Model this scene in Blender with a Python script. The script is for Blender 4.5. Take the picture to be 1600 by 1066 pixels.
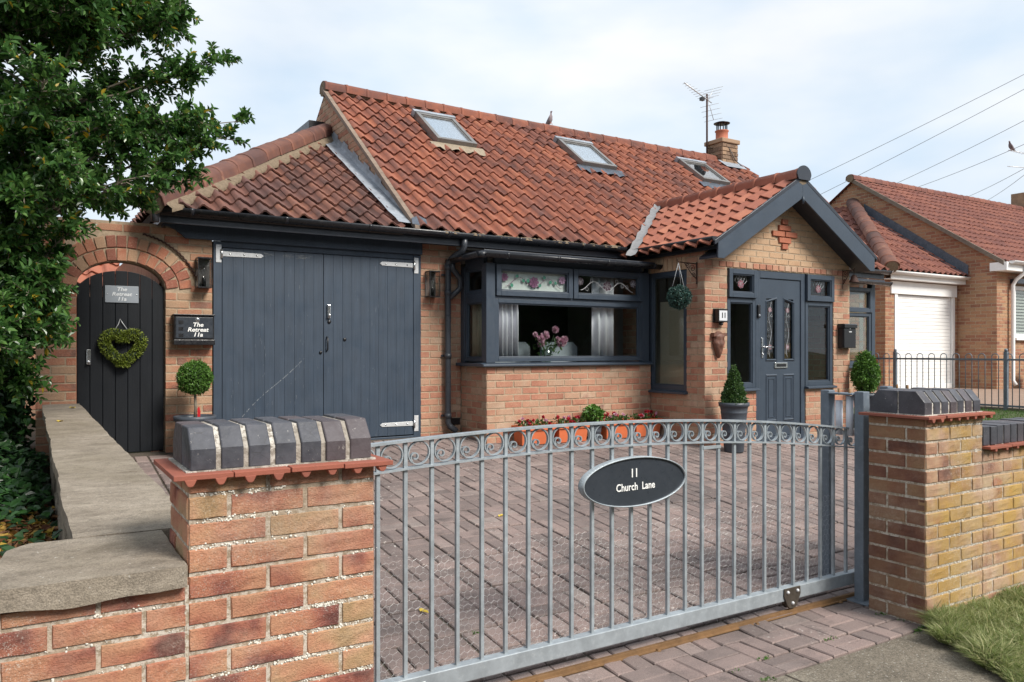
import bpy, bmesh, math, random
from mathutils import Vector, Matrix, noise
R = random.Random(11)
PI = math.pi
scn = bpy.context.scene
col = scn.collection
for o in list(bpy.data.objects):
    bpy.data.objects.remove(o)

# ------------------------------------------------------------------ camera
cam = bpy.data.cameras.new('camera')
cam.sensor_width = 36.0
cam.lens = 27.52
cam.shift_y = 0.00875
cam.clip_start = 0.05
cam.clip_end = 2000
camo = bpy.data.objects.new('camera', cam)
camo.location = (0, 0, 1.465)
camo.rotation_euler = (PI/2, 0, -math.radians(31.7))
col.objects.link(camo)
scn.camera = camo
scn.render.resolution_x = 1024
scn.render.resolution_y = 682

# ------------------------------------------------------------------ sky + sun
SUN_EL, SUN_AZ = math.radians(43), math.radians(158)   # azimuth clockwise from +Y
world = bpy.data.worlds.new('World')
scn.world = world
world.use_nodes = True
wn = world.node_tree
wn.nodes.clear()
def wnode(t, **kw):
    n = wn.nodes.new(t)
    for k, v in kw.items():
        if k in n.inputs: n.inputs[k].default_value = v
        else: setattr(n, k, v)
    return n
sky = wnode('ShaderNodeTexSky', sky_type='NISHITA', sun_disc=False, sun_elevation=SUN_EL, sun_rotation=SUN_AZ)
sky.air_density = 1.0; sky.dust_density = 2.0
tc = wnode('ShaderNodeTexCoord')
mp = wnode('ShaderNodeMapping'); mp.inputs['Scale'].default_value = (1.0, 1.0, 2.6)
mp.inputs['Rotation'].default_value = (0.0, 0.25, 0.9)
n1 = wnode('ShaderNodeTexNoise', Scale=1.7, Detail=6.0, Roughness=0.52, Distortion=0.35)
rp = wnode('ShaderNodeValToRGB')
rp.color_ramp.elements[0].position = 0.36; rp.color_ramp.elements[0].color = (0.80, 0.80, 0.80, 1)
rp.color_ramp.elements[1].position = 0.60; rp.color_ramp.elements[1].color = (1, 1, 1, 1)
n2 = wnode('ShaderNodeTexNoise', Scale=2.3, Detail=5.0, Roughness=0.5)
rp2 = wnode('ShaderNodeValToRGB')
rp2.color_ramp.elements[0].position = 0.36; rp2.color_ramp.elements[0].color = (4.1, 4.95, 5.85, 1)
rp2.color_ramp.elements[1].position = 0.62; rp2.color_ramp.elements[1].color = (5.9, 6.05, 6.2, 1)
skm = wnode('ShaderNodeMix', data_type='RGBA', blend_type='MULTIPLY'); skm.inputs[0].default_value = 1
mx = wnode('ShaderNodeMix', data_type='RGBA')
bg = wnode('ShaderNodeBackground', Strength=0.1)
wo = wnode('ShaderNodeOutputWorld')
L = wn.links.new
L(tc.outputs['Generated'], mp.inputs[0]); L(mp.outputs[0], n1.inputs['Vector']); L(mp.outputs[0], n2.inputs['Vector'])
L(n1.outputs['Fac'], rp.inputs[0]); L(n2.outputs['Fac'], rp2.inputs[0])
L(rp.outputs[0], mx.inputs[0]); L(sky.outputs[0], mx.inputs[6]); L(rp2.outputs[0], mx.inputs[7])
L(mx.outputs[2], bg.inputs[0]); L(bg.outputs[0], wo.inputs[0])
sl = bpy.data.lights.new('sun', 'SUN')
sl.energy = 3.0; sl.angle = math.radians(20); sl.color = (1.0, 0.95, 0.87)
so = bpy.data.objects.new('sun', sl)
so.rotation_euler = (PI/2 - SUN_EL, 0, PI - SUN_AZ)
so.location = (0, -20, 30)
col.objects.link(so)
scn.view_settings.view_transform = 'Standard'
scn.view_settings.look = 'None'
scn.view_settings.gamma = 1
scn.view_settings.exposure = 0.78

# ------------------------------------------------------------------ object helpers
def link(o, parent=None):
    col.objects.link(o)
    if parent is not None:
        o.parent = parent
        o.matrix_parent_inverse = PINV.get(parent.name) or Matrix.Identity(4)
    return o
PINV = {}
def thing(name, loc, label, cat, group=None):
    o = bpy.data.objects.new(name, None)
    o.empty_display_size = 0.1
    o.location = loc
    col.objects.link(o)
    PINV[o.name] = Matrix.Translation(loc).inverted()
    return tag(o, label, cat, group)
def tag(o, label=None, cat=None, group=None, kind=None):
    if label: o['label'] = label
    if cat: o['category'] = cat
    if group: o['group'] = group
    if kind: o['kind'] = kind
    return o
class MB:
    def __init__(s):
        s.v = []; s.f = []; s.r = []; s.s = []
    def add(s, vs, fs, r=None, smooth=False):
        b = len(s.v)
        if r is None: r = R.random()
        s.v.extend([tuple(q) for q in vs])
        for f in fs:
            s.f.append(tuple(b+i for i in f)); s.r.append(r); s.s.append(smooth)
        return s
    def box(s, x0, x1, y0, y1, z0, z1, T=None, r=None):
        p = [(x, y, z) for z in (z0, z1) for y in (y0, y1) for x in (x0, x1)]
        if T: p = [T(*q) for q in p]
        return s.add(p, [(0,2,3,1),(4,5,7,6),(0,1,5,4),(2,6,7,3),(0,4,6,2),(1,3,7,5)], r)
    def prism(s, poly, f, r=None, smooth=False):
        # poly: list of 2D points; f(p, k) -> 3D for k = 0, 1
        n = len(poly)
        a = [f(p, 0) for p in poly]; b = [f(p, 1) for p in poly]
        fs = [tuple(range(n)), tuple(range(2*n-1, n-1, -1))]
        if r is None: r = R.random()
        s.add(a+b, fs, r)
        base = len(s.v) - 2*n
        for i in range(n):
            j = (i+1) % n
            s.f.append((base+i, base+j, base+n+j, base+n+i)); s.r.append(r); s.s.append(smooth)
        return s
    def tube(s, pts, rad, n=8, caps=True, r=None, closed=False):
        pts = [Vector(p) for p in pts]
        m = len(pts)
        rads = rad if isinstance(rad, (list, tuple)) else [rad]*m
        if r is None: r = R.random()
        rings = []
        up = None
        for i, p in enumerate(pts):
            if closed: t = pts[(i+1) % m] - pts[i-1]
            else: t = pts[min(i+1, m-1)] - pts[max(i-1, 0)]
            if t.length < 1e-9: t = Vector((0, 0, 1))
            t.normalize()
            if up is None:
                up = Vector((0, 0, 1)) if abs(t.z) < 0.9 else Vector((0, 1, 0))
            x = up - t*up.dot(t)
            if x.length < 1e-6: x = t.orthogonal()
            x.normalize(); up = x
            y = t.cross(x)
            rings.append([p + (x*math.cos(2*PI*k/n) + y*math.sin(2*PI*k/n))*rads[i] for k in range(n)])
        b = len(s.v)
        for g in rings: s.v.extend([tuple(q) for q in g])
        for i in range(m if closed else m-1):
            i2 = (i+1) % m
            for k in range(n):
                k2 = (k+1) % n
                s.f.append((b+i*n+k, b+i*n+k2, b+i2*n+k2, b+i2*n+k)); s.r.append(r); s.s.append(n > 4)
        if caps and not closed:
            s.f.append(tuple(b+k for k in range(n-1, -1, -1))); s.r.append(r); s.s.append(False)
            s.f.append(tuple(b+(m-1)*n+k for k in range(n))); s.r.append(r); s.s.append(False)
        return s
    def lathe(s, prof, c=(0, 0, 0), n=24, r=None, smooth=True, axis=None):
        c = Vector(c); b = len(s.v); m = len(prof)
        if r is None: r = R.random()
        for (q, z) in prof:
            for k in range(n):
                a = 2*PI*k/n
                p = Vector((q*math.cos(a), q*math.sin(a), z))
                if axis: p = axis @ p
                s.v.append(tuple(c+p))
        for i in range(m-1):
            for k in range(n):
                k2 = (k+1) % n
                s.f.append((b+i*n+k, b+i*n+k2, b+(i+1)*n+k2, b+(i+1)*n+k)); s.r.append(r); s.s.append(smooth)
        return s
    def build(s, name, mat, parent=None, bevel=0, kind=None, recalc=True, seg=2, rnd=True):
        me = bpy.data.meshes.new(name)
        me.from_pydata(s.v, [], s.f)
        if rnd:
            at = me.attributes.new('rnd', 'FLOAT', 'FACE'); at.data.foreach_set('value', s.r)
        me.polygons.foreach_set('use_smooth', s.s)
        if recalc:
            bm = bmesh.new(); bm.from_mesh(me); bmesh.ops.recalc_face_normals(bm, faces=bm.faces); bm.to_mesh(me); bm.free()
        me.materials.append(mat)
        me.update()
        o = bpy.data.objects.new(name, me)
        link(o, parent)
        if parent is not None and parent.name in PINV and False: pass
        if bevel:
            md = o.modifiers.new('bevel', 'BEVEL'); md.width = bevel; md.segments = seg; md.limit_method = 'ANGLE'
            md.angle_limit = math.radians(50)
        if kind: o['kind'] = kind
        return o
def FY(Y):   # plane facing -Y : a = x, d outwards, z
    return lambda a, d, z: (a, Y-d, z)
def FX(X):   # plane facing -X : a = y
    return lambda a, d, z: (X-d, a, z)
def bx(name, mat, parent, x0, x1, y0, y1, z0, z1, bevel=0, T=None, **k):
    return MB().box(x0, x1, y0, y1, z0, z1, T).build(name, mat, parent, bevel, **k)
def inst(name, me, parent, M4):
    o = bpy.data.objects.new(name, me)
    o.matrix_basis = M4
    link(o, parent)
    return o
def text(name, body, size, mat, parent, loc, rot=(PI/2, 0, 0), shear=0, offset=0, extrude=0.001, sx=1.0):
    cu = bpy.data.curves.new(name, 'FONT')
    cu.body = body; cu.size = size; cu.align_x = 'CENTER'; cu.align_y = 'CENTER'
    cu.shear = shear; cu.offset = offset; cu.extrude = extrude; cu.resolution_u = 3
    t = bpy.data.objects.new(name, cu); col.objects.link(t)
    dg = bpy.context.evaluated_depsgraph_get()
    me = bpy.data.meshes.new_from_object(t.evaluated_get(dg))
    bpy.data.objects.remove(t); bpy.data.curves.remove(cu)
    me.materials.clear(); me.materials.append(mat)
    o = bpy.data.objects.new(name, me)
    o.matrix_basis = Matrix.Translation(loc) @ Matrix.Rotation(rot[2], 4, 'Z') @ Matrix.Rotation(rot[0], 4, 'X') @ Matrix.Diagonal((sx, 1, 1, 1))
    link(o, parent)
    return o

# ------------------------------------------------------------------ materials
class G:
    def __init__(s, name, **kw):
        s.m = bpy.data.materials.new(name); s.m.use_nodes = True
        s.t = s.m.node_tree; s.b = s.t.nodes['Principled BSDF']
        s.out = s.t.nodes['Material Output']
        for k, v in kw.items(): s.b.inputs[k].default_value = v
    def n(s, t, **kw):
        d = s.t.nodes.new(t)
        for k, v in kw.items():
            k2 = k.replace('_', ' ')
            if k2 in d.inputs:
                if hasattr(v, 'is_linked') or isinstance(v, bpy.types.NodeSocket): s.t.links.new(v, d.inputs[k2])
                else: d.inputs[k2].default_value = v
            else: setattr(d, k, v)
        return d
    def l(s, a, b): s.t.links.new(a, b)
    def pos(s):
        if not hasattr(s, '_p'): s._p = s.n('ShaderNodeNewGeometry').outputs['Position']
        return s._p
    def rnd(s):
        if not hasattr(s, '_r'):
            a = s.n('ShaderNodeAttribute', attribute_name='rnd').outputs['Fac']
            o = s.n('ShaderNodeObjectInfo').outputs['Random']
            ad = s.math('ADD', a, o)
            s._r = s.math('FRACT', ad)
        return s._r
    def math(s, op, a, b=None, clamp=False):
        d = s.n('ShaderNodeMath', operation=op, use_clamp=clamp)
        for i, v in enumerate((a, b)):
            if v is None: continue
            if isinstance(v, bpy.types.NodeSocket): s.l(v, d.inputs[i])
            else: d.inputs[i].default_value = v
        return d.outputs[0]
    def shifted(s, k=40.0):
        c = s.n('ShaderNodeCombineXYZ')
        m = s.math('MULTIPLY', s.rnd(), k)
        for i in range(3): s.l(m, c.inputs[i])
        v = s.n('ShaderNodeVectorMath', operation='ADD')
        s.l(s.pos(), v.inputs[0]); s.l(c.outputs[0], v.inputs[1])
        return v.outputs[0]
    def stretch(s, vec, sc):
        v = s.n('ShaderNodeVectorMath', operation='MULTIPLY')
        s.l(vec, v.inputs[0]); v.inputs[1].default_value = sc
        return v.outputs[0]
    def noise(s, scale, detail=4, rough=0.55, vec=None, dist=0):
        return s.n('ShaderNodeTexNoise', Vector=vec or s.pos(), Scale=scale, Detail=detail, Roughness=rough, Distortion=dist).outputs['Fac']
    def ramp(s, fac, stops, const=False):
        d = s.n('ShaderNodeValToRGB')
        cr = d.color_ramp
        if const: cr.interpolation = 'CONSTANT'
        while len(cr.elements) < len(stops): cr.elements.new(0.5)
        for e, (p, c) in zip(cr.elements, stops):
            e.position = p
            e.color = (c[0], c[1], c[2], 1) if isinstance(c, (tuple, list)) else (c, c, c, 1)
        s.l(fac, d.inputs[0])
        return d.outputs[0]
    def mix(s, fac, a, b, blend='MIX'):
        d = s.n('ShaderNodeMix', data_type='RGBA', blend_type=blend)
        for i, v in ((0, fac), (6, a), (7, b)):
            if isinstance(v, bpy.types.NodeSocket): s.l(v, d.inputs[i])
            elif isinstance(v, (tuple, list)): d.inputs[i].default_value = (v[0], v[1], v[2], 1)
            else: d.inputs[i].default_value = v
        return d.outputs[2]
    def col(s, c): s.l(c, s.b.inputs['Base Color'])
    def rough(s, c): s.l(c, s.b.inputs['Roughness'])
    def bump(s, h, strength=0.4, dist=0.01):
        b = s.n('ShaderNodeBump', Strength=strength, Distance=dist, Height=h)
        s.l(b.outputs[0], s.b.inputs['Normal'])
def sc(c, k): return tuple(min(1, v*k) for v in c)
def paint(name, c, rough=0.5, var=0.18, scale=3.0, bump=0.0, bs=80, metal=0.0, spec=0.5, dirt=None):
    g = G(name, Roughness=rough, Metallic=metal)
    g.b.inputs['Specular IOR Level'].default_value = spec
    n = g.noise(scale, 6, 0.65)
    cc = g.ramp(n, [(0.25, sc(c, 1-var)), (0.75, sc(c, 1+var))])
    if dirt:
        n3 = g.noise(scale*4, 8, 0.7)
        cc = g.mix(g.ramp(n3, [(0.55, 0), (0.75, 0.6)]), cc, dirt)
    g.col(cc)
    n2 = g.noise(scale*6, 3)
    g.rough(g.ramp(n2, [(0.3, max(0, rough-0.1)), (0.7, min(1, rough+0.1))]))
    if bump: g.bump(g.noise(bs, 3), bump, 0.004)
    return g.m

def des(c, k):
    l = .3*c[0]+.55*c[1]+.15*c[2]
    return tuple(v+(l*1.06-v)*k for v in c)
def brick_mat(name, stops, spread=0.35, grain=220, dark=0.35, lichen=0.0, yellow=0.0, drag=False, dirtz=None):
    g = G(name, Roughness=0.9)
    stops = [(p, des(c, .17)) for p, c in stops]
    g.b.inputs['Specular IOR Level'].default_value = 0.25
    v = g.shifted()
    n = g.noise(5.5 if drag else 7, 3, 0.5, v)
    k0, k1 = (3.2, 1.1) if drag else (1.9, 0.45)
    f = g.math('ADD', g.math('MULTIPLY', g.rnd(), 1-spread), g.math('MULTIPLY', g.math('SUBTRACT', g.math('MULTIPLY', n, k0), k1), spread))
    c = g.ramp(f, stops)
    fine = g.noise(grain, 3, 0.7)
    c = g.mix(g.ramp(fine, [(0.35, dark), (0.6, 0.0)]), c, (0.05, 0.03, 0.025))
    fine2 = g.noise(grain*0.35, 4, 0.7, v)
    c = g.mix(g.ramp(fine2, [(0.52, 0.0), (0.72, 0.12 if drag else 0.4)]), c, (0.62, 0.42, 0.30))
    if yellow:
        yn = g.noise(2.2, 4, 0.6)
        c = g.mix(g.ramp(yn, [(0.48, 0.0), (0.62, yellow)]), c, (0.46, 0.285, 0.055))
    if lichen:
        c = lichen_mix(g, c, lichen)
    big = g.noise(1.3, 4, 0.6)
    c = g.mix(g.ramp(big, [(0.3, 0.28), (0.6, 0.0)]), c, (0.10, 0.07, 0.05))
    g.col(c)
    if drag:
        d = g.noise(170, 5, 0.7, g.stretch(v, (0.8, 0.8, 1.2)), 0.2)
        h = g.math('ADD', g.math('MULTIPLY', g.ramp(d, [(0.36, 0.0), (0.52, 1.0)]), 0.55), g.math('MULTIPLY', fine, 0.6))
        g.bump(h, 0.6, 0.006)
    else:
        g.bump(fine2, 0.5, 0.006)
    return g.m
def lichen_mix(g, c, amt):
    vo = g.n('ShaderNodeTexVoronoi', Vector=g.pos(), Scale=170.0, Randomness=1.0)
    spot = g.ramp(vo.outputs['Distance'], [(0.14, 1.0), (0.28, 0.0)])
    vo2 = g.n('ShaderNodeTexNoise', Vector=g.pos(), Scale=120.0, Detail=5.0, Roughness=0.8)
    sp2 = g.ramp(vo2.outputs['Fac'], [(0.57, 0.0), (0.66, 0.8)])
    m = g.ramp(g.noise(3.2, 4, 0.65), [(0.46, 0.06), (0.64, 0.9)])
    fac = g.math('MULTIPLY', g.math('MULTIPLY', g.math('MAXIMUM', g.math('MULTIPLY', spot, 0.55), sp2), m), amt, True)
    hz = g.math('MULTIPLY', g.ramp(g.noise(2.1, 5, 0.7), [(0.45, 0.0), (0.68, 0.42)]), g.ramp(g.noise(60, 4, .8), [(0.35, 0.4), (0.6, 1.0)]))
    c = g.mix(hz, c, (0.60, 0.50, 0.40))
    return g.mix(fac, c, (0.70, 0.66, 0.58))

HOUSE = [(0.0, (0.19, 0.09, 0.065)), (0.10, (0.39, 0.14, 0.078)), (0.30, (0.50, 0.19, 0.105)), (0.5, (0.54, 0.25, 0.14)), (0.68, (0.52, 0.30, 0.18)), (0.84, (0.56, 0.37, 0.24)), (0.93, (0.47, 0.255, 0.17)), (1.0, (0.27, 0.14, 0.105))]
m_brick = brick_mat('house_brick', HOUSE, 0.42)
m_buff = brick_mat('buff_brick', [(0, (0.45, 0.24, 0.12)), (0.25, (0.56, 0.33, 0.17)), (0.6, (0.60, 0.38, 0.21)), (0.85, (0.54, 0.31, 0.16)), (1, (0.52, 0.20, 0.09))], 0.35)
m_redbrick = brick_mat('red_brick', [(0, (0.44, 0.10, 0.045)), (1, (0.56, 0.16, 0.07))], 0.3)
m_arch = brick_mat('arch_wall_brick', [(0.0, (0.10, 0.06, 0.045)), (0.16, (0.26, 0.12, 0.08)), (0.3, (0.47, 0.15, 0.07)), (0.5, (0.50, 0.215, 0.11)), (0.7, (0.48, 0.28, 0.15)), (0.9, (0.42, 0.25, 0.14)), (1, (0.40, 0.14, 0.075))], 0.4)
m_gbrick = brick_mat('gate_brick', [(0.0, (0.16, 0.05, 0.04)), (0.14, (0.29, 0.08, 0.052)), (0.28, (0.44, 0.14, 0.072)), (0.46, (0.52, 0.20, 0.095)), (0.66, (0.55, 0.25, 0.12)), (0.84, (0.50, 0.275, 0.125)), (1.0, (0.40, 0.24, 0.10))], 0.7, 260, 0.12, lichen=1.0, drag=True)
m_gbrick2 = brick_mat('gate_brick_weathered', [(0.0, (0.19, 0.085, 0.06)), (0.2, (0.34, 0.15, 0.085)), (0.45, (0.46, 0.25, 0.135)), (0.65, (0.51, 0.31, 0.17)), (0.85, (0.47, 0.31, 0.15)), (1.0, (0.44, 0.17, 0.08))], 0.6, 260, 0.12, lichen=1.0, yellow=0.7, drag=True)
m_nbrick = brick_mat('neighbour_brick', [(0.0, (0.20, 0.08, 0.05)), (0.2, (0.36, 0.13, 0.065)), (0.5, (0.46, 0.20, 0.09)), (0.8, (0.48, 0.26, 0.12)), (1, (0.34, 0.18, 0.09))], 0.3)
m_chim = brick_mat('chimney_brick', [(0.0, (0.13, 0.075, 0.05)), (0.3, (0.25, 0.15, 0.09)), (0.6, (0.40, 0.24, 0.13)), (1, (0.46, 0.29, 0.17))], 0.4)
def mortar_mat(name, c, lichen):
    g = G(name, Roughness=0.95)
    g.b.inputs['Specular IOR Level'].default_value = 0.1
    cc = g.ramp(g.noise(30, 5, 0.7), [(0.3, sc(c, 0.7)), (0.7, sc(c, 1.2))])
    if lichen:
        n = g.noise(60, 4, 0.7); m = g.noise(3.5, 3, 0.6)
        fac = g.math('MULTIPLY', g.ramp(n, [(0.44, 0), (0.54, 1)]), g.ramp(m, [(0.38, 0.1), (0.55, 1)]))
        cc = g.mix(g.math('MULTIPLY', fac, lichen), cc, (0.72, 0.69, 0.63))
    g.col(cc); g.bump(g.noise(160, 4, 0.7), 0.6, 0.006)
    return g.m
m_mortar = mortar_mat('house_mortar', (0.40, 0.31, 0.22), 0)
m_gmortar = mortar_mat('gate_mortar', (0.36, 0.285, 0.21), 0.5)
m_cmortar = mortar_mat('cap_mortar', (0.30, 0.265, 0.225), 0.75)

def tile_mat(name, stops, moss=0.25, spots=0.3):
    g = G(name, Roughness=0.8)
    stops = [(p, des(c, .08)) for p, c in stops]
    g.b.inputs['Specular IOR Level'].default_value = 0.3
    v = g.shifted()
    n = g.noise(6, 4, 0.6, v)
    f = g.math('ADD', g.math('MULTIPLY', g.rnd(), 0.6), g.math('MULTIPLY', g.math('SUBTRACT', g.math('MULTIPLY', n, 2.4), 0.7), 0.42))
    c = g.ramp(f, stops)
    n2 = g.noise(14, 6, 0.7)
    c = g.mix(g.ramp(n2, [(0.52, 0), (0.72, moss)]), c, (0.10, 0.062, 0.058))
    big = g.noise(0.9, 4, 0.6)
    c = g.mix(g.ramp(big, [(0.5, 0), (0.7, moss)]), c, (0.13, 0.07, 0.065))
    n3 = g.noise(45, 5, 0.75)
    c = g.mix(g.ramp(n3, [(0.63, 0), (0.72, spots)]), c, (0.50, 0.36, 0.24))
    g.col(c); g.bump(g.noise(90, 4, 0.7), 0.3, 0.004)
    return g.m
TILE = [(0.0, (0.085, 0.042, 0.036)), (0.22, (0.145, 0.057, 0.042)), (0.45, (0.22, 0.074, 0.045)), (0.7, (0.28, 0.09, 0.049)), (0.9, (0.33, 0.11, 0.055)), (1.0, (0.30, 0.13, 0.072))]
m_tile = tile_mat('clay_pantile', TILE, 0.42)
m_tileg = tile_mat('weathered_pantile', [(0.0, (0.065, 0.04, 0.034)), (0.3, (0.11, 0.052, 0.042)), (0.6, (0.165, 0.068, 0.048)), (0.88, (0.23, 0.092, 0.056)), (1.0, (0.34, 0.175, 0.10))], 0.55, 0.3)
m_tilep = tile_mat('bright_pantile', [(0.0, (0.235, 0.077, 0.05)), (0.5, (0.33, 0.108, 0.062)), (1.0, (0.40, 0.15, 0.085))], 0.25, 0.15)
m_tilen = tile_mat('neighbour_tile', [(0.0, (0.13, 0.052, 0.044)), (0.5, (0.21, 0.075, 0.053)), (1.0, (0.28, 0.105, 0.066))], 0.3, 0.2)
m_under = paint('roof_underlay', (0.05, 0.04, 0.035), 0.9)
m_mortrf = mortar_mat('ridge_mortar', (0.20, 0.155, 0.11), 0)
m_crease = tile_mat('creasing_tile', [(0, (0.24, 0.07, 0.045)), (1, (0.34, 0.10, 0.06))], 0.3, 0.1)
m_ochrec = None

g = G('blue_brick', Roughness=0.5)
v = g.shifted()
c = g.ramp(g.noise(9, 5, 0.65, v), [(0.25, (0.030, 0.031, 0.038)), (0.55, (0.060, 0.062, 0.075)), (0.8, (0.105, 0.10, 0.115))])
c = g.mix(g.ramp(g.rnd(), [(0.6, 0), (1, 0.5)]), c, (0.10, 0.06, 0.055))
vo = g.n('ShaderNodeTexVoronoi', Vector=v, Scale=22.0, feature='DISTANCE_TO_EDGE')
crk = g.math('MULTIPLY', g.ramp(vo.outputs['Distance'], [(0.0, 1), (0.018, 0)]), g.ramp(g.noise(10, 2, 0.5, v), [(0.5, 0), (0.6, 0.6)]))
c = g.mix(crk, c, (0.025, 0.022, 0.02))
c = g.mix(g.ramp(g.noise(60, 6, 0.8), [(0.63, 0), (0.7, 0.7)]), c, (0.55, 0.52, 0.48))
g.col(c); g.rough(g.ramp(g.noise(40, 4), [(0.3, 0.35), (0.7, 0.65)])); g.bump(g.noise(70, 5, 0.7), 0.25, 0.004)
m_blue = g.m

def stone_mat():
    g = G('sandstone', Roughness=0.92)
    g.b.inputs['Specular IOR Level'].default_value = 0.15
    n = g.noise(4, 9, 0.72, g.stretch(g.pos(), (1.0, 2.0, 3)), 0.3)
    c = g.ramp(n, [(0.25, (0.15, 0.125, 0.098)), (0.45, (0.29, 0.245, 0.195)), (0.62, (0.39, 0.335, 0.27)), (0.8, (0.48, 0.42, 0.345))])
    n2 = g.noise(26, 7, 0.75)
    c = g.mix(g.ramp(n2, [(0.5, 0), (0.7, 0.55)]), c, (0.09, 0.078, 0.062))
    n3 = g.noise(2.2, 5, 0.6)
    c = g.mix(g.ramp(n3, [(0.45, 0), (0.7, 0.5)]), c, (0.21, 0.175, 0.12))
    n5 = g.noise(190, 4, 0.7)
    c = g.mix(g.ramp(n5, [(0.4, 0.4), (0.58, 0)]), c, (0.07, 0.06, 0.048))
    n4 = g.noise(55, 4, 0.7)
    c = g.mix(g.ramp(n4, [(0.66, 0), (0.71, 0.7)]), c, (0.6, 0.58, 0.53))
    g.col(c)
    h = g.math('ADD', g.math('MULTIPLY', n, 0.6), g.math('MULTIPLY', n2, 0.5))
    g.bump(g.math('ADD', h, g.math('MULTIPLY', n5, .35)), 0.8, 0.014)
    return g.m
m_stone = stone_mat()

def plank_paint(name, c, rough=0.42, wear=0.5, spec=0.5):
    g = G(name, Roughness=rough)
    g.b.inputs['Specular IOR Level'].default_value = spec
    v = g.stretch(g.shifted(), (30, 30, 1.1))
    n = g.noise(2.0, 5, 0.6, v)
    cc = g.ramp(n, [(0.3, sc(c, 0.82)), (0.7, sc(c, 1.16))])
    cc = g.mix(g.ramp(g.noise(3.2, 6, 0.7), [(0.4, 0), (0.75, 0.3)]), cc, sc(c, 1.5))
    w = g.math('MULTIPLY', g.ramp(g.noise(6, 6, 0.75, g.stretch(g.pos(), (14, 14, 1.0))), [(0.64, 0), (0.72, wear)]), g.ramp(g.noise(2.4, 3), [(0.46, 0), (0.6, 1)]))
    cc = g.mix(w, cc, (0.3, 0.33, 0.36))
    g.col(cc); g.bump(n, 0.25, 0.004)
    g.rough(g.ramp(g.noise(5, 4), [(0.3, rough-0.08), (0.7, rough+0.12)]))
    return g.m
m_gdoor = plank_paint('slate_grey_paint', (0.030, 0.046, 0.070), 0.5, 0.65)
m_adoor = plank_paint('charcoal_paint', (0.0062, 0.008, 0.011), 0.55, 0.1, 0.3)
m_anth = paint('anthracite_plastic', (0.040, 0.055, 0.077), 0.42, 0.14, 4)
m_fascia = paint('dark_fascia', (0.026, 0.031, 0.042), 0.38, 0.2, 3)
m_gutter = paint('black_gutter', (0.020, 0.022, 0.027), 0.33, 0.25, 4, dirt=(0.09, 0.085, 0.08))
m_pipe = paint('grey_downpipe', (0.045, 0.05, 0.06), 0.35, 0.2, 5)
m_white = paint('white_paint', (0.78, 0.78, 0.77), 0.5, 0.06, 3)
m_black = paint('black_metal', (0.012, 0.012, 0.014), 0.35, 0.2, 8)
m_galv = paint('galvanised_steel', (0.34, 0.38, 0.41), 0.48, 0.28, 9, 0.15, 140, 0.35, dirt=(0.47, 0.50, 0.51))
m_galvd = paint('painted_steel_post', (0.135, 0.165, 0.20), 0.5, 0.2, 7, dirt=(0.3, 0.32, 0.34))
m_zinc = paint('zinc_hinge', (0.60, 0.61, 0.62), 0.42, 0.2, 30, 0, 90, 0.3, dirt=(0.3, 0.3, 0.3))
m_chrome = paint('chrome', (0.62, 0.63, 0.64), 0.2, 0.1, 20, metal=0.9)
m_lead = paint('lead_sheet', (0.27, 0.295, 0.33), 0.55, 0.4, 6, 0.4, 30, 0.1, dirt=(0.48, 0.5, 0.53))
m_leadd = paint('dark_lead', (0.07, 0.085, 0.11), 0.5, 0.45, 9, 0.4, 30, 0.1, dirt=(0.25, 0.27, 0.3))
m_cement = paint('cement_fillet', (0.20, 0.20, 0.205), 0.9, 0.25, 12, 0.4, 80)
m_rust = paint('rusted_rail', (0.19, 0.105, 0.045), 0.65, 0.35, 12, 0.3, 120, 0.2, dirt=(0.16, 0.08, 0.04))
m_iron = paint('rusty_iron', (0.05, 0.022, 0.016), 0.75, 0.4, 30, 0.4, 150, 0.2, dirt=(0.12, 0.045, 0.025))
m_wheel = paint('wheel_steel', (0.10, 0.085, 0.07), 0.5, 0.3, 25, 0.2, 150, 0.6)
m_rubberw = paint('white_nylon', (0.62, 0.64, 0.70), 0.45, 0.08)
m_pot = paint('slate_plastic_pot', (0.052, 0.062, 0.078), 0.5, 0.15, 6)
m_terra = paint('terracotta_plastic', (0.56, 0.135, 0.05), 0.55, 0.12, 6)
m_potred = paint('clay_pot', (0.42, 0.14, 0.08), 0.8, 0.2, 9)
m_carve = paint('carved_wood', (0.13, 0.055, 0.035), 0.6, 0.45, 25, 0.4, 60)
m_bark = paint('bark', (0.17, 0.145, 0.11), 0.9, 0.35, 14, 0.8, 45, dirt=(0.2, 0.19, 0.13))
m_soil = paint('soil', (0.045, 0.034, 0.024), 0.95, 0.4, 12, 0.8, 40)
m_curtain = paint('lilac_curtain', (0.84, 0.81, 0.88), 0.9, 0.06, 3)
m_beige = paint('beige_blind', (0.50, 0.43, 0.34), 0.9, 0.06, 3)
m_room = paint('room_wall', (0.36, 0.34, 0.32), 0.9, 0.1)
m_wood = paint('oak_wood', (0.48, 0.25, 0.07), 0.4, 0.2, 12)
m_greyfab = paint('grey_chair_fabric', (0.34, 0.37, 0.42), 0.9, 0.1)
m_slategrey = paint('nameplate_grey', (0.235, 0.26, 0.29), 0.4, 0.1)
m_letter = paint('white_lettering', (0.82, 0.82, 0.80), 0.5, 0.03)
m_letterg = paint('silver_lettering', (0.60, 0.62, 0.64), 0.5, 0.03)
m_signbk = paint('sign_face', (0.030, 0.036, 0.046), 0.35, 0.12, 6)
m_blueslat = m_white

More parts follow.
